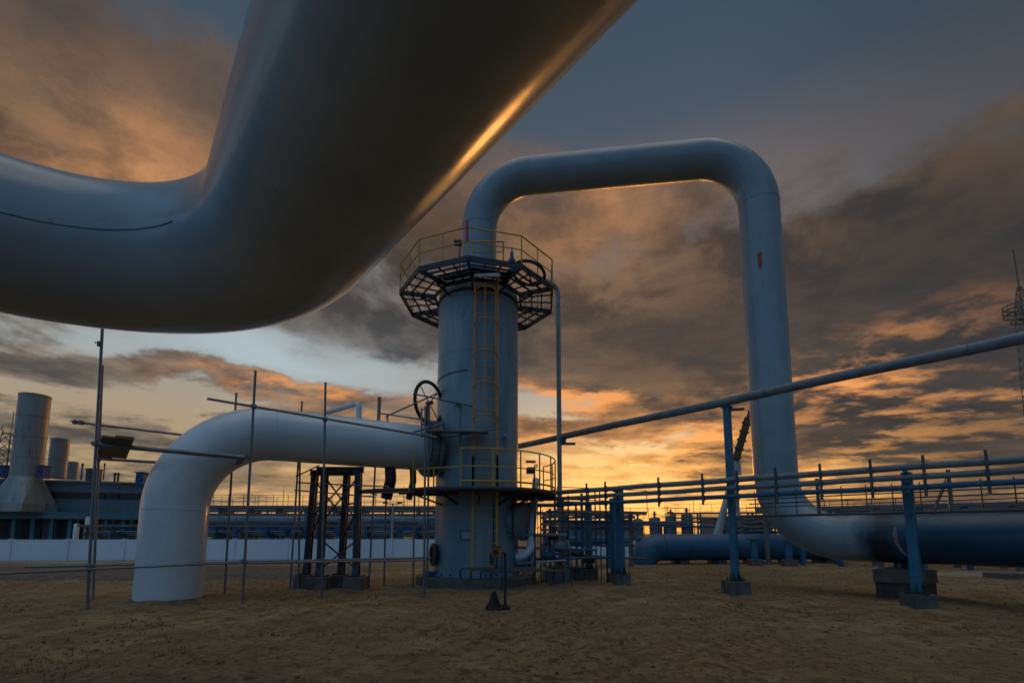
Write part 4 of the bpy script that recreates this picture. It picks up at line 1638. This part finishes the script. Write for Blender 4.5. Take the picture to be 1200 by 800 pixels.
def derrick():
    Y = 48
    t0 = at(850, 612, Y)
    t = thing('derrick_crane', 'pale splayed-leg derrick with a dark boom leaning right behind the blue post', 'crane', (t0.x, Y, 0))
    hub = at(861, 543, Y)
    for (x, dy) in ((829, -1.0), (846, 1.0), (853, -1.4), (862, 1.4), (869, 0)):
        b = V((at(x, 632, Y).x, Y + dy, 0))
        MB().tube([b, hub + V((random.uniform(-.1, .1), 0, -.1))], .30 if x == 829 else .16, 10, True, [.30, .22] if x == 829 else [.16, .14]).build('leg', M['farpale'], t)
    MB().box(hub + V((0, 0, -.5)), (.9, .8, 1.4), 0, .1).build('hub', M['farpale'], t)
    bt = at(877, 489, Y - 1)
    d = (bt - hub).normalized()
    b = MB()
    b.bar(hub - d * .3, bt, .55, .55)
    b.bar(bt - d * .4, bt + d * .7, .3, .3)
    b.build('boom', M['boom'], t)
    g = MB()
    for k in range(5):
        p = hub.lerp(bt, .15 + .18 * k)
        g.box(p, (.75, .75, .18), rot=d.to_track_quat('Z', 'Y').to_matrix())
    g.build('boom_collar', M['boom'], t)


derrick()


def trestle(name, label, x0, x1, Y0, Y1, levels, posts, zt, rail=True, seed=1, poles=True):
    """pipe bridge: posts, beams, pipes and a walkway rail; levels = (z, radius, material, dy)"""
    rnd = random.Random(seed)
    a, b = V((x0, Y0, 0)), V((x1, Y1, 0))
    d = (b - a).normalized()
    n = V((-d.y, d.x, 0))
    t = thing(name, label, 'pipe bridge', ((x0 + x1) / 2, (Y0 + Y1) / 2, 0))
    for (z, r, m, dy) in levels:
        p, q = xy(a + n * dy, z), xy(b + n * dy, z)
        MB().tube([p, p.lerp(q, .33), p.lerp(q, .67), q], r, 16).build('bridge_pipe', M[m], t)
    for k in range(posts):
        c = a.lerp(b, (k + .3) / posts)
        pb = MB()
        for s in (-1, 1):
            pb.bar(xy(c + n * s * .9, 0), xy(c + n * s * .9, zt), .18, .18, (0, 1, 0))
        for z in sorted({round(l[0] - l[1] - .06, 2) for l in levels}):
            pb.bar(xy(c - n * 1.2, z), xy(c + n * 1.2, z), .14, .12)
        pb.build('portal', M['bluedark'] if k % 3 else M['far'], t)
    bm_ = MB()
    bm_.bar(xy(a + n * -1, zt), xy(b + n * -1, zt), .14, .16)
    bm_.bar(xy(a + n * 1, zt), xy(b + n * 1, zt), .14, .16)
    bm_.build('beam', M['far'], t)
    if rail:
        r = MB()
        L = (b - a).length
        m = int(L / 1.3)
        for k in range(m + 1):
            c = a.lerp(b, k / m) - n * 1.1
            r.bar(xy(c, zt), xy(c, zt + 1.1), .035, .035, (0, 1, 0))
        for h in (.55, 1.1):
            r.bar(xy(a - n * 1.1, zt + h), xy(b - n * 1.1, zt + h), .035, .035)
        r.build('railing', M['far'], t)
    return t


trestle('pipe_bridge', 'long pipe bridge with a fat pale pipe behind the low wall left of the tower', -32, 0.5, 43.5, 45.5,
        [(2.75, .48, 'greypipe', -.9), (1.95, .36, 'royal', -.8), (2.0, .30, 'bluedark', .5), (3.7, .14, 'far', 0.1), (3.95, .12, 'bluedark', -.7)], 13, 3.95, True, 3)
trestle('pipe_bridge', 'taller thin dark pipe bridge with railing in the distance behind the white elbow pipe', -44, 1.5, 58, 60,
        [(4.6, .22, 'far', 0), (3.9, .2, 'bluedark', .6), (3.2, .3, 'far', -.4)], 11, 4.9, True, 4)
trestle('pipe_bridge', 'dark stacked pipe bridge behind the foot of the white drop leg', 15.2, 25.0, 33.5, 32.0,
        [(2.6, .07, 'far', 0), (2.3, .09, 'far', .4), (2.0, .08, 'steel', -.3), (1.7, .10, 'bluedark', .3), (1.3, .26, 'boom', -.8), (2.85, .06, 'far', .2)], 6, 2.75, True, 5)
trestle('pipe_bridge', 'low dark pipe bridge between the tower and the white drop leg', 2.5, 13.0, 38, 36.5,
        [(2.3, .08, 'far', 0), (2.5, .09, 'bluedark', .5), (1.2, .2, 'bluedark', -.6)], 5, 2.4, True, 6)


trestle('pipe_bridge', 'slim railed bridge of thin pipes showing just above the low wall', -33, -.5, 37.5, 39.0,
        [(1.75, .07, 'greypipe', 0), (1.45, .09, 'far', .5), (1.6, .06, 'bluedark', -.3), (2.15, .05, 'steel', .2)], 17, 2.2, True, 9)
trestle('pipe_bridge', 'thin tall rack of dark pipes behind the three-pipe rack at right', 13.5, 26, 26.5, 19.5,
        [(2.75, .035, 'steel', 0), (2.5, .03, 'far', .3), (2.25, .04, 'far', -.2)], 9, 2.9, False, 10)
trestle('pipe_bridge', 'distant railed pipe walkway low along the horizon at right', 20, 62, 62, 54,
        [(3.6, .10, 'far', 0), (3.1, .12, 'far', .4), (2.5, .14, 'bluedark', -.3)], 14, 4.2, True, 13)
trestle('pipe_bridge', 'short crossing pipe rack beside the riser pipe right of the tower', 1.6, 6.2, 22.5, 24.5,
        [(2.5, .06, 'greypipe', 0), (2.2, .07, 'bluedark', .3), (1.9, .05, 'steel', -.3), (1.2, .10, 'bluedark', .2)], 4, 2.6, True, 12)


def machines():
    # low valve stations between wall and bridge: one built with parts, then copied
    p0 = V((-20, 38, 0))
    t = thing('valve_station', 'small blue valve station in the row behind the low pale wall', 'valve', p0, 'valve stations behind the low wall')
    MB().lathe(p0 + V((-.9, 0, 1.0)), [(.16, 0), (.30, 0), (.30, .08), (.16, .1), (.18, .5), (.34, .7), (.34, 1.1), (.18, 1.3), (.16, 1.7), (.30, 1.72), (.30, 1.8), (.16, 1.8)], 16, (1, 0, 0)).build('valve_body', M['bluedark'], t)
    MB().cyl(p0 + V((0, 0, 1.2)), p0 + V((0, 0, 1.75)), .10, seg=10).box(p0 + V((0, 0, 1.85)), (.4, .35, .3), 0, .04).build('actuator', M['royal'], t)
    MB().ring(p0 + V((0, -.3, 1.85)), (0, 1, 0), .22, .03, 18, 6).build('hand_wheel', M['steel'], t)
    MB().box(p0 + V((-.6, 0, .4)), (.2, .3, .85)).box(p0 + V((.6, 0, .4)), (.2, .3, .85)).build('leg', M['concrete'], t)
    rnd = random.Random(8)
    for k in range(15):
        x = -24 + 1.55 * k + rnd.uniform(-.4, .4)
        y = 36.5 + rnd.uniform(0, 3)
        if k == 0:
            t.location = (x, y, 0)
        else:
            c = copy_tree(t, (x, y, 0))
    # dark compressor coolers behind
    for k, (x, w, h, m, lb) in enumerate(((-17.2, 2.6, 2.6, 'far', 'dark boxy cooler unit behind the low wall, nearest the white elbow pipe'), (-11.4, 3.2, 2.3, 'clad', 'dark boxy cooler unit behind the low wall, beside the support frame'), (-6.5, 3.0, 2.5, 'far', 'dark boxy cooler unit behind the low wall, nearest the tower'))):
        c = thing('cooler_unit', lb, 'cooler', (x, 41.6, 0))
        MB().box((x, 41.6, h / 2 + .25), (w, 1.8, h - .3), 0, .05).build('casing', M[m], c)
        MB().lathe((x, 41.6, h + .1), [(.75, 0), (.75, .35), (.68, .35), (.68, .05), (.01, .05)], 20).build('fan_shroud', M['bluedark'], c)
        for s in (-1, 1):
            MB().box((x + s * (w / 2 - .2), 41.6, .2), (.2, 1.6, .5)).build('leg', M['steel'], c)
    # vertical vessels right of the tower
    for k, (x, w, yt, lb) in enumerate(((687, 17, 609, 'pair-end grey vessel seen just right of the riser pipe'), (703, 12, 614, 'short grey vessel next to the riser pipe'), (748, 13, 607, 'first grey upright vessel of the row above the blue ground elbow'), (768, 13, 605, 'second grey upright vessel of the row above the blue ground elbow'),
                                       (787, 13, 603, 'third grey upright vessel of the row above the blue ground elbow'), (806, 14, 601, 'rightmost grey upright vessel of the row above the blue ground elbow'))):
        Y = 62
        a = at(x, 632, Y)
        zt = at(x, yt, Y).z
        r = w / 560 * Y / 2 * .95
        c = thing('gas_vessel', lb, 'vessel', (a.x, Y, 0), 'grey upright vessels')
        MB().lathe((a.x, Y, 0), [(r * .8, 0), (r * .8, .8), (r, .85), (r, zt - r * .45), (r * .85, zt - r * .2), (r * .4, zt - .05), (.01, zt)], 24).build('vessel_shell', M['far'], c)
        MB().cyl((a.x, Y, zt - .1), (a.x, Y, zt + .7), .14, seg=10).box((a.x, Y, zt + .35), (.7, .3, .12)).build('top_nozzle', M['steel'], c)
        MB().lathe((a.x, Y, zt * .62), [(r, -.08), (r * 1.12, -.08), (r * 1.12, .08), (r, .08)], 24).build('band', M['far'], c)
    # slender poles and lamp posts against the glow
    lamps = [(459, 637, 590, 36, 'pale lamp post with two small heads left of the tower, behind the wall')]
    for (x, yb, yt, Y, lb) in lamps:
        a = at(x, yb, Y)
        zt = at(x, yt, Y).z
        c = thing('lamp_post', lb, 'lamp post', (a.x, Y, 0))
        MB().tube([(a.x, Y, 0), (a.x, Y, zt)], .09, 8, True, [.10, .06]).build('pole', M['farpale'], c)
        MB().tube([(a.x - .5, Y, zt), (a.x + .5, Y, zt)], .04, 6).build('arm', M['steel'], c)
        for s in (-1, 1):
            MB().box((a.x + s * .55, Y - .05, zt + .08), (.35, .25, .16), 0, .03).build('lamp_head', M['steel'], c)
    rnd = random.Random(21)
    xs = [262, 287, 331, 343, 402, 436, 448, 470, 630, 668, 757, 779, 793, 812, 845, 893, 921, 930]
    first = None
    for x in xs:
        Y = rnd.uniform(66, 90)
        g = at(x + rnd.uniform(-3, 3), 630, Y)
        h = at(x, rnd.uniform(574, 602), Y).z
        o = MB().tube([(g.x, Y, 0), (g.x, Y, h)], .07, 6, True, [.09, .04]).tube([(g.x, Y, h - .3), (g.x, Y, h + rnd.uniform(.2, 1.2))], .025, 5).build('lightning_rod', M['far'], None, (g.x, Y, 0))
        tag(o, 'thin distant lightning rod against the glowing horizon', 'rod', 'lightning rods along the horizon')
    # far plant silhouette: sheds and tree belt along the horizon
    rnd = random.Random(5)
    for k, (x0, x1, yt, Y, m, lb) in enumerate(((248, 330, 606, 95, 'far', 'low dark shed on the horizon behind the white elbow pipe'), (345, 440, 610, 100, 'far', 'long low dark shed on the horizon behind the support frame'), (660, 742, 612, 110, 'clad', 'low dark shed on the horizon right of the tower'), (838, 905, 608, 85, 'far', 'dark shed on the horizon left of the white drop leg'))):
        a, c2 = at(x0, 628, Y), at(x1, yt, Y)
        s = thing('plant_shed', lb, 'shed', ((a.x + c2.x) / 2, Y, 0))
        w = c2.x - a.x
        MB().box(((a.x + c2.x) / 2, Y + 3, c2.z / 2), (w, 6, c2.z)).build('wall', M[m], s)
        MB().box(((a.x + c2.x) / 2, Y + 3, c2.z + .15), (w + .6, 6.6, .3)).build('roof', M['far'], s)
        for j in range(3):
            MB().box((a.x + w * (.2 + .3 * j), Y - .06, 1.3), (1.6, .1, 2.5)).build('door', M['black'], s)
    # distant pipe piers on the right
    for (x, yb, w, h, Y, lb) in ((925, 663, 8, 1.2, 24, 'short blue pipe pier on a concrete foot behind the white drop leg'), (885, 663, 7, 1.3, 24.5, 'short blue pipe pier standing left of the white drop leg foot')):
        g = at(x, yb, Y)
        c = thing('pipe_pier', lb, 'pier', (g.x, Y, 0))
        MB().cyl((g.x, Y, .3), (g.x, Y, h), .17, seg=16).build('column', M['blue'], c)
        MB().box((g.x, Y, .12), (.55, .55, .42), 0, .03).build('concrete_footing', M['concrete'], c)
        MB().box((g.x, Y, h + .03), (.5, .5, .06)).build('cap', M['bluedark'], c)


machines()


# ------------------------------------------------------------------ sky
SUN_AZ, SUN_EL = 14.0, 5.0


def build_world():
    w = bpy.data.worlds.new('World')
    scene.world = w
    w.use_nodes = True
    w.cycles.sampling_method = 'MANUAL'
    w.cycles.sample_map_resolution = 512
    nt = w.node_tree
    N, L = nt.nodes, nt.links
    N.clear()
    out = N.new('ShaderNodeOutputWorld')
    bg = N.new('ShaderNodeBackground')
    L.new(bg.outputs[0], out.inputs[0])

    class S:
        def __init__(s, sock):
            s.k = sock

        def _m(s, op, o=None, o2=None):
            return mth(op, s, o, o2)

        def __add__(s, o): return s._m('ADD', o)
        __radd__ = __add__
        def __sub__(s, o): return s._m('SUBTRACT', o)
        def __rsub__(s, o): return mth('SUBTRACT', o, s)
        def __mul__(s, o): return s._m('MULTIPLY', o)
        __rmul__ = __mul__
        def __truediv__(s, o): return s._m('DIVIDE', o)

    def mth(op, a, b=None, c=None):
        n = N.new('ShaderNodeMath')
        n.operation = op
        for i, v in enumerate((a, b, c)):
            if v is None:
                continue
            if isinstance(v, S):
                L.new(v.k, n.inputs[i])
            else:
                n.inputs[i].default_value = v
        return S(n.outputs[0])

    def sstep(x, a, b):
        n = N.new('ShaderNodeMapRange')
        n.interpolation_type = 'SMOOTHSTEP'
        L.new(x.k, n.inputs['Value'])
        n.inputs['From Min'].default_value = a
        n.inputs['From Max'].default_value = b
        return S(n.outputs['Result'])

    def cmix(f, a, b, blend='MIX'):
        n = N.new('ShaderNodeMix')
        n.data_type = 'RGBA'
        n.blend_type = blend
        if isinstance(f, S):
            L.new(f.k, n.inputs[0])
        else:
            n.inputs[0].default_value = f
        for i, v in ((6, a), (7, b)):
            if isinstance(v, tuple):
                n.inputs[i].default_value = (*v, 1)
            else:
                L.new(v, n.inputs[i])
        return n.outputs[2]

    def comb(x, y, z):
        n = N.new('ShaderNodeCombineXYZ')
        for i, v in enumerate((x, y, z)):
            if isinstance(v, S):
                L.new(v.k, n.inputs[i])
            else:
                n.inputs[i].default_value = v
        return n.outputs[0]

    def noise(vec, scale, detail=8, rough=.55, dist=0.0):
        n = N.new('ShaderNodeTexNoise')
        L.new(vec, n.inputs['Vector'])
        n.inputs['Scale'].default_value = scale
        n.inputs['Detail'].default_value = detail
        n.inputs['Roughness'].default_value = rough
        n.inputs['Distortion'].default_value = dist
        return S(n.outputs['Fac'])

    def ramp(x, stops):
        n = N.new('ShaderNodeValToRGB')
        L.new(x.k, n.inputs['Fac'])
        e = n.color_ramp.elements
        while len(e) < len(stops):
            e.new(0.5)
        for el, (p, c) in zip(e, stops):
            el.position = p
            el.color = (*c, 1)
        return n.outputs['Color']

    tc = N.new('ShaderNodeTexCoord')
    sx = N.new('ShaderNodeSeparateXYZ')
    L.new(tc.outputs['Generated'], sx.inputs[0])
    x, y, z = (S(o) for o in sx.outputs)
    D = 180 / PI
    az = mth('ARCTAN2', x, y) * D
    el = mth('ARCSINE', z) * D
    zz = mth('MAXIMUM', z, 0.0)
    k = zz + 0.16
    px, py = x / k, y / k

    # soft large wobble so the painted regions have no clean outline
    wob = noise(comb(px, py, 0.0), 1.1, 6, .6)
    wob2 = noise(comb(px, py, 7.0), 1.3, 6, .6)
    azw = az + (wob - .5) * 26
    elw = el + (wob2 - .5) * 11

    def blob(a0, e0, sa, se, warp=True, rot=0.0):
        A = (azw if warp else az) - a0
        E = (elw if warp else el) - e0
        if rot:
            E = E - A * rot
        A = A * (1 / sa)
        E = E * (1 / se)
        return mth('EXPONENT', (A * A + E * E) * -1.0)

    front = sstep(mth('COSINE', az * (PI / 180)), -.25, .35)

    # clear twilight sky by elevation, towards the sunset and away from it
    e01 = mth('MULTIPLY', el, 1 / 60)
    clearF = ramp(e01, [(0.0, (.46, .27, .10)), (.07, (.55, .33, .13)), (.17, (.40, .30, .19)), (.28, (.27, .27, .26)), (.42, (.17, .165, .175)), (.58, (.158, .128, .124)), (.70, (.072, .092, .118)), (.95, (.045, .070, .102))])
    clearB = ramp(e01, [(0.0, (.09, .115, .135)), (.12, (.09, .15, .20)), (.35, (.082, .162, .232)), (.75, (.065, .13, .195)), (1.0, (.06, .105, .155))])
    clear = cmix(front, clearB, clearF)
    # dimmer to both sides of the sunset
    sunw = blob(SUN_AZ, 3, 26, 12, False)
    right = sstep(az, 22, 52)
    clear = cmix(right * .65 * front, clear, (.034, .052, .072))
    leftlow = blob(-46, 4, 22, 9, False)
    clear = cmix(leftlow * .75, clear, (.23, .20, .16))
    gap = blob(-30, 18.3, 16, 3.0, True)
    clear = cmix(gap * .85, clear, (.36, .42, .45))
    bl = sstep(mth('COSINE', (az + 125) * (PI / 180)), -.6, .9)
    clear = cmix(front, cmix(bl, cmix(1.0, clear, (.62, .66, .70), 'MULTIPLY'), cmix(1.0, clear, (1.55, 1.80, 2.0), 'MULTIPLY')), clear)
    # physical sky added under it
    sky = N.new('ShaderNodeTexSky')
    sky.sky_type = 'NISHITA'
    sky.sun_disc = False
    sky.sun_elevation = R(SUN_EL)
    sky.sun_rotation = R(SUN_AZ)
    sky.air_density = 1.2
    sky.dust_density = 2.0
    skm = N.new('ShaderNodeMix')
    skm.data_type = 'RGBA'
    skm.blend_type = 'MULTIPLY'
    skm.inputs[0].default_value = 1
    L.new(sky.outputs[0], skm.inputs[6])
    skm.inputs[7].default_value = (.010, .010, .010, 1)
    clear = cmix(1.0, clear, skm.outputs[2], 'ADD')

    # ---------------- noise fields on a cloud deck seen in perspective
    k1 = zz + 0.085
    qx, qy = x / k1, y / k1
    n1 = noise(comb(px, py, 0.0), 1.6, 12, .60, .35)
    n2 = noise(comb(qx * .8, qy, 3.3), 1.35, 13, .64, .2)
    n3 = noise(comb(px, py, 11.0), 7.0, 8, .65, .3)
    hi = sstep(el, 17, 27)
    base = n2 * (1.0 - hi) + n1 * hi
    dens = base * .86 + n3 * .14
    bias = (blob(38, 23, 24, 10) * .20 + blob(12, 24, 17, 6) * .17 + blob(16, 13.5, 15, 2.2) * .13 + blob(30, 12, 14, 6) * .08
            + blob(-40, 31, 15, 8) * .17 + blob(-46, 38, 20, 5) * .13 + blob(-42, 14.6, 17, 1.7, True, .05) * .20 + blob(-20, 14.8, 11, 1.8) * .15 + blob(-10, 22, 15, 4.5) * .16
            + blob(-16, 11.5, 14, 1.6) * .10 + blob(46, 12, 14, 9) * .16 + blob(18, 8.0, 12, 1.0) * .10 + blob(-44, 8.5, 14, 2) * .06 + blob(42, 8.5, 17, 3.5) * .16 + blob(10, 35.5, 24, 4.5) * .13 + blob(16, 18.5, 14, 2.2) * .10
            - blob(-30, 17.8, 13, 1.9) * .26 - blob(3, 15.6, 8, 1.6) * .20 - blob(-36, 11.6, 12, 1.5) * .14 - blob(14, 10.4, 10, .9) * .12 - blob(SUN_AZ, 4.0, 24, 2.6) * .05)
    topb = 41.0 - right * 4.5 + blob(-30, 40, 20, 30, False) * 5
    bias = bias - sstep(elw - topb, -5.0, 9.0) * .30
    den = dens + bias
    mask = sstep(den, .45, .60)
    core = sstep(den, .56, .74)
    edge = mask * (1.0 - core)

    # ---------------- cloud colour
    shade = noise(comb(px, py, 21.0), 3.6, 13, .64, .25)
    shade2 = noise(comb(qx, qy, 25.0), 2.0, 13, .64, .2)
    shd = shade * hi + shade2 * (1.0 - hi)
    cdark = cmix(sstep(el, 6, 24), (.082, .062, .052), (.070, .058, .052))
    cbrown = cmix(sstep(el, 8, 28), (.26, .150, .075), (.20, .135, .088))
    nearsun = blob(14, 8, 25, 40, False)
    cbrown = cmix(nearsun * (1.0 - hi) + hi, (.19, .165, .14), cbrown)
    cdark = cmix(nearsun * (1.0 - hi) + hi, (.080, .078, .078), cdark)
    cloud = cmix(sstep(shd, .38, .64), cdark, cbrown)
    rd = mth('MINIMUM', blob(44, 24, 22, 13, True) + blob(42, 9, 16, 9, True) * .8, 1.0)
    cloud = cmix(rd * .78, cloud, (.040, .040, .045))
    cloud = cmix(sstep(elw, 33, 41) * .5, cloud, (.150, .128, .125))
    cloud = cmix(blob(-46, 40, 18, 4, True) * .5, cloud, (.06, .055, .055))
    cloud = cmix(blob(16, 22, 18, 3.5, True) * .55, cloud, (.070, .060, .055))
    lf = blob(-20, 21, 19, 5, True)
    cloud = cmix(lf * .7, cloud, cmix(sstep(shd, .4, .68), (.066, .077, .088), (.19, .20, .205)))
    lit_zone = (blob(14, 9, 26, 4.5, True) * .9 + blob(8, 17.3, 13, 2.2, True) * 1.0 + blob(36, 15, 8, 3.4, True) * 1.1 + blob(44, 17, 5, 2, True) * .4 + blob(47, 11.5, 6, 2, True) * .6 + blob(-24, 14.8, 11, 1.6, True) * .75
                + blob(-40, 32.0, 11, 5.0, True) * .72 + blob(11, 34, 8, 2.2, True) * .45 + blob(8, 31, 9, 3) * .2 + blob(8, 36, 18, 3.5) * .35)
    litn = sstep(noise(comb(qx * .7, qy, 40.0), 2.3, 13, .65, .2), .46, .60)
    lit = mth('MINIMUM', lit_zone * (edge * .8 + litn * .75), 1.0)
    warm = cmix(sstep(el, 5, 13), (1.0, .52, .15), (.68, .32, .12))
    warm = cmix(sstep(el, 22, 30), warm, (.45, .245, .125))
    cloud = cmix(lit, cloud, warm)
    cloudB = cmix(sstep(shade, .4, .7), (.070, .085, .115), (.12, .135, .16))
    cloud = cmix(front, cloudB, cloud)
    tot = cmix(mask * .95, clear, cloud)
    # the glow low over the horizon burns through thin cloud
    glow = blob(SUN_AZ - 1, 4.6, 19, 2.9, True) * (1.0 - core * .45) * (.45 + litn * .75)
    tot = cmix(mth('MINIMUM', glow * .85, 1.0), tot, (.92, .50, .19))
    glow2 = blob(-17, 4.0, 15, 3.2, True) * (1.0 - core * .5)
    tot = cmix(glow2 * .55, tot, (.62, .41, .19))
    # below the horizon: dull earth
    tot = cmix(sstep(z * -1.0, .0, .006), tot, (.05, .042, .034))
    gm = N.new('ShaderNodeGamma')
    gm.inputs['Gamma'].default_value = 1.24
    L.new(tot, gm.inputs['Color'])
    hs = N.new('ShaderNodeHueSaturation')
    hs.inputs['Saturation'].default_value = 1.0
    hs.inputs['Value'].default_value = 1.5
    L.new(gm.outputs[0], hs.inputs['Color'])
    tot = hs.outputs[0]
    # bright warm sky cap added overhead, out of view, to light the ground
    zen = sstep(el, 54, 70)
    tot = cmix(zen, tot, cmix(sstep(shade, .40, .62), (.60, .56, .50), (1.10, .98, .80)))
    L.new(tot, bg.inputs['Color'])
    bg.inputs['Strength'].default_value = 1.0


build_world()

# ------------------------------------------------------------------ sun
sl = bpy.data.lights.new('sun', 'SUN')
sl.energy = 0.24
sl.angle = R(9)
sl.color = (1.0, .40, .09)
so = bpy.data.objects.new('sun', sl)
C.objects.link(so)
sd = V((math.sin(R(SUN_AZ)) * math.cos(R(SUN_EL)), math.cos(R(SUN_AZ)) * math.cos(R(SUN_EL)), math.sin(R(SUN_EL))))
so.rotation_euler = sd.to_track_quat('Z', 'Y').to_euler()
so.location = (10, 30, 20)

# ------------------------------------------------------------------ render settings
for o in C.objects:
    if '_o' in o.keys():
        del o['_o']
vs = scene.view_settings
vs.view_transform = 'Standard'
vs.look = 'None'
vs.exposure = 0
vs.gamma = 1
vs.use_curve_mapping = False
scene.render.engine = 'CYCLES'
scene.cycles.max_bounces = 6
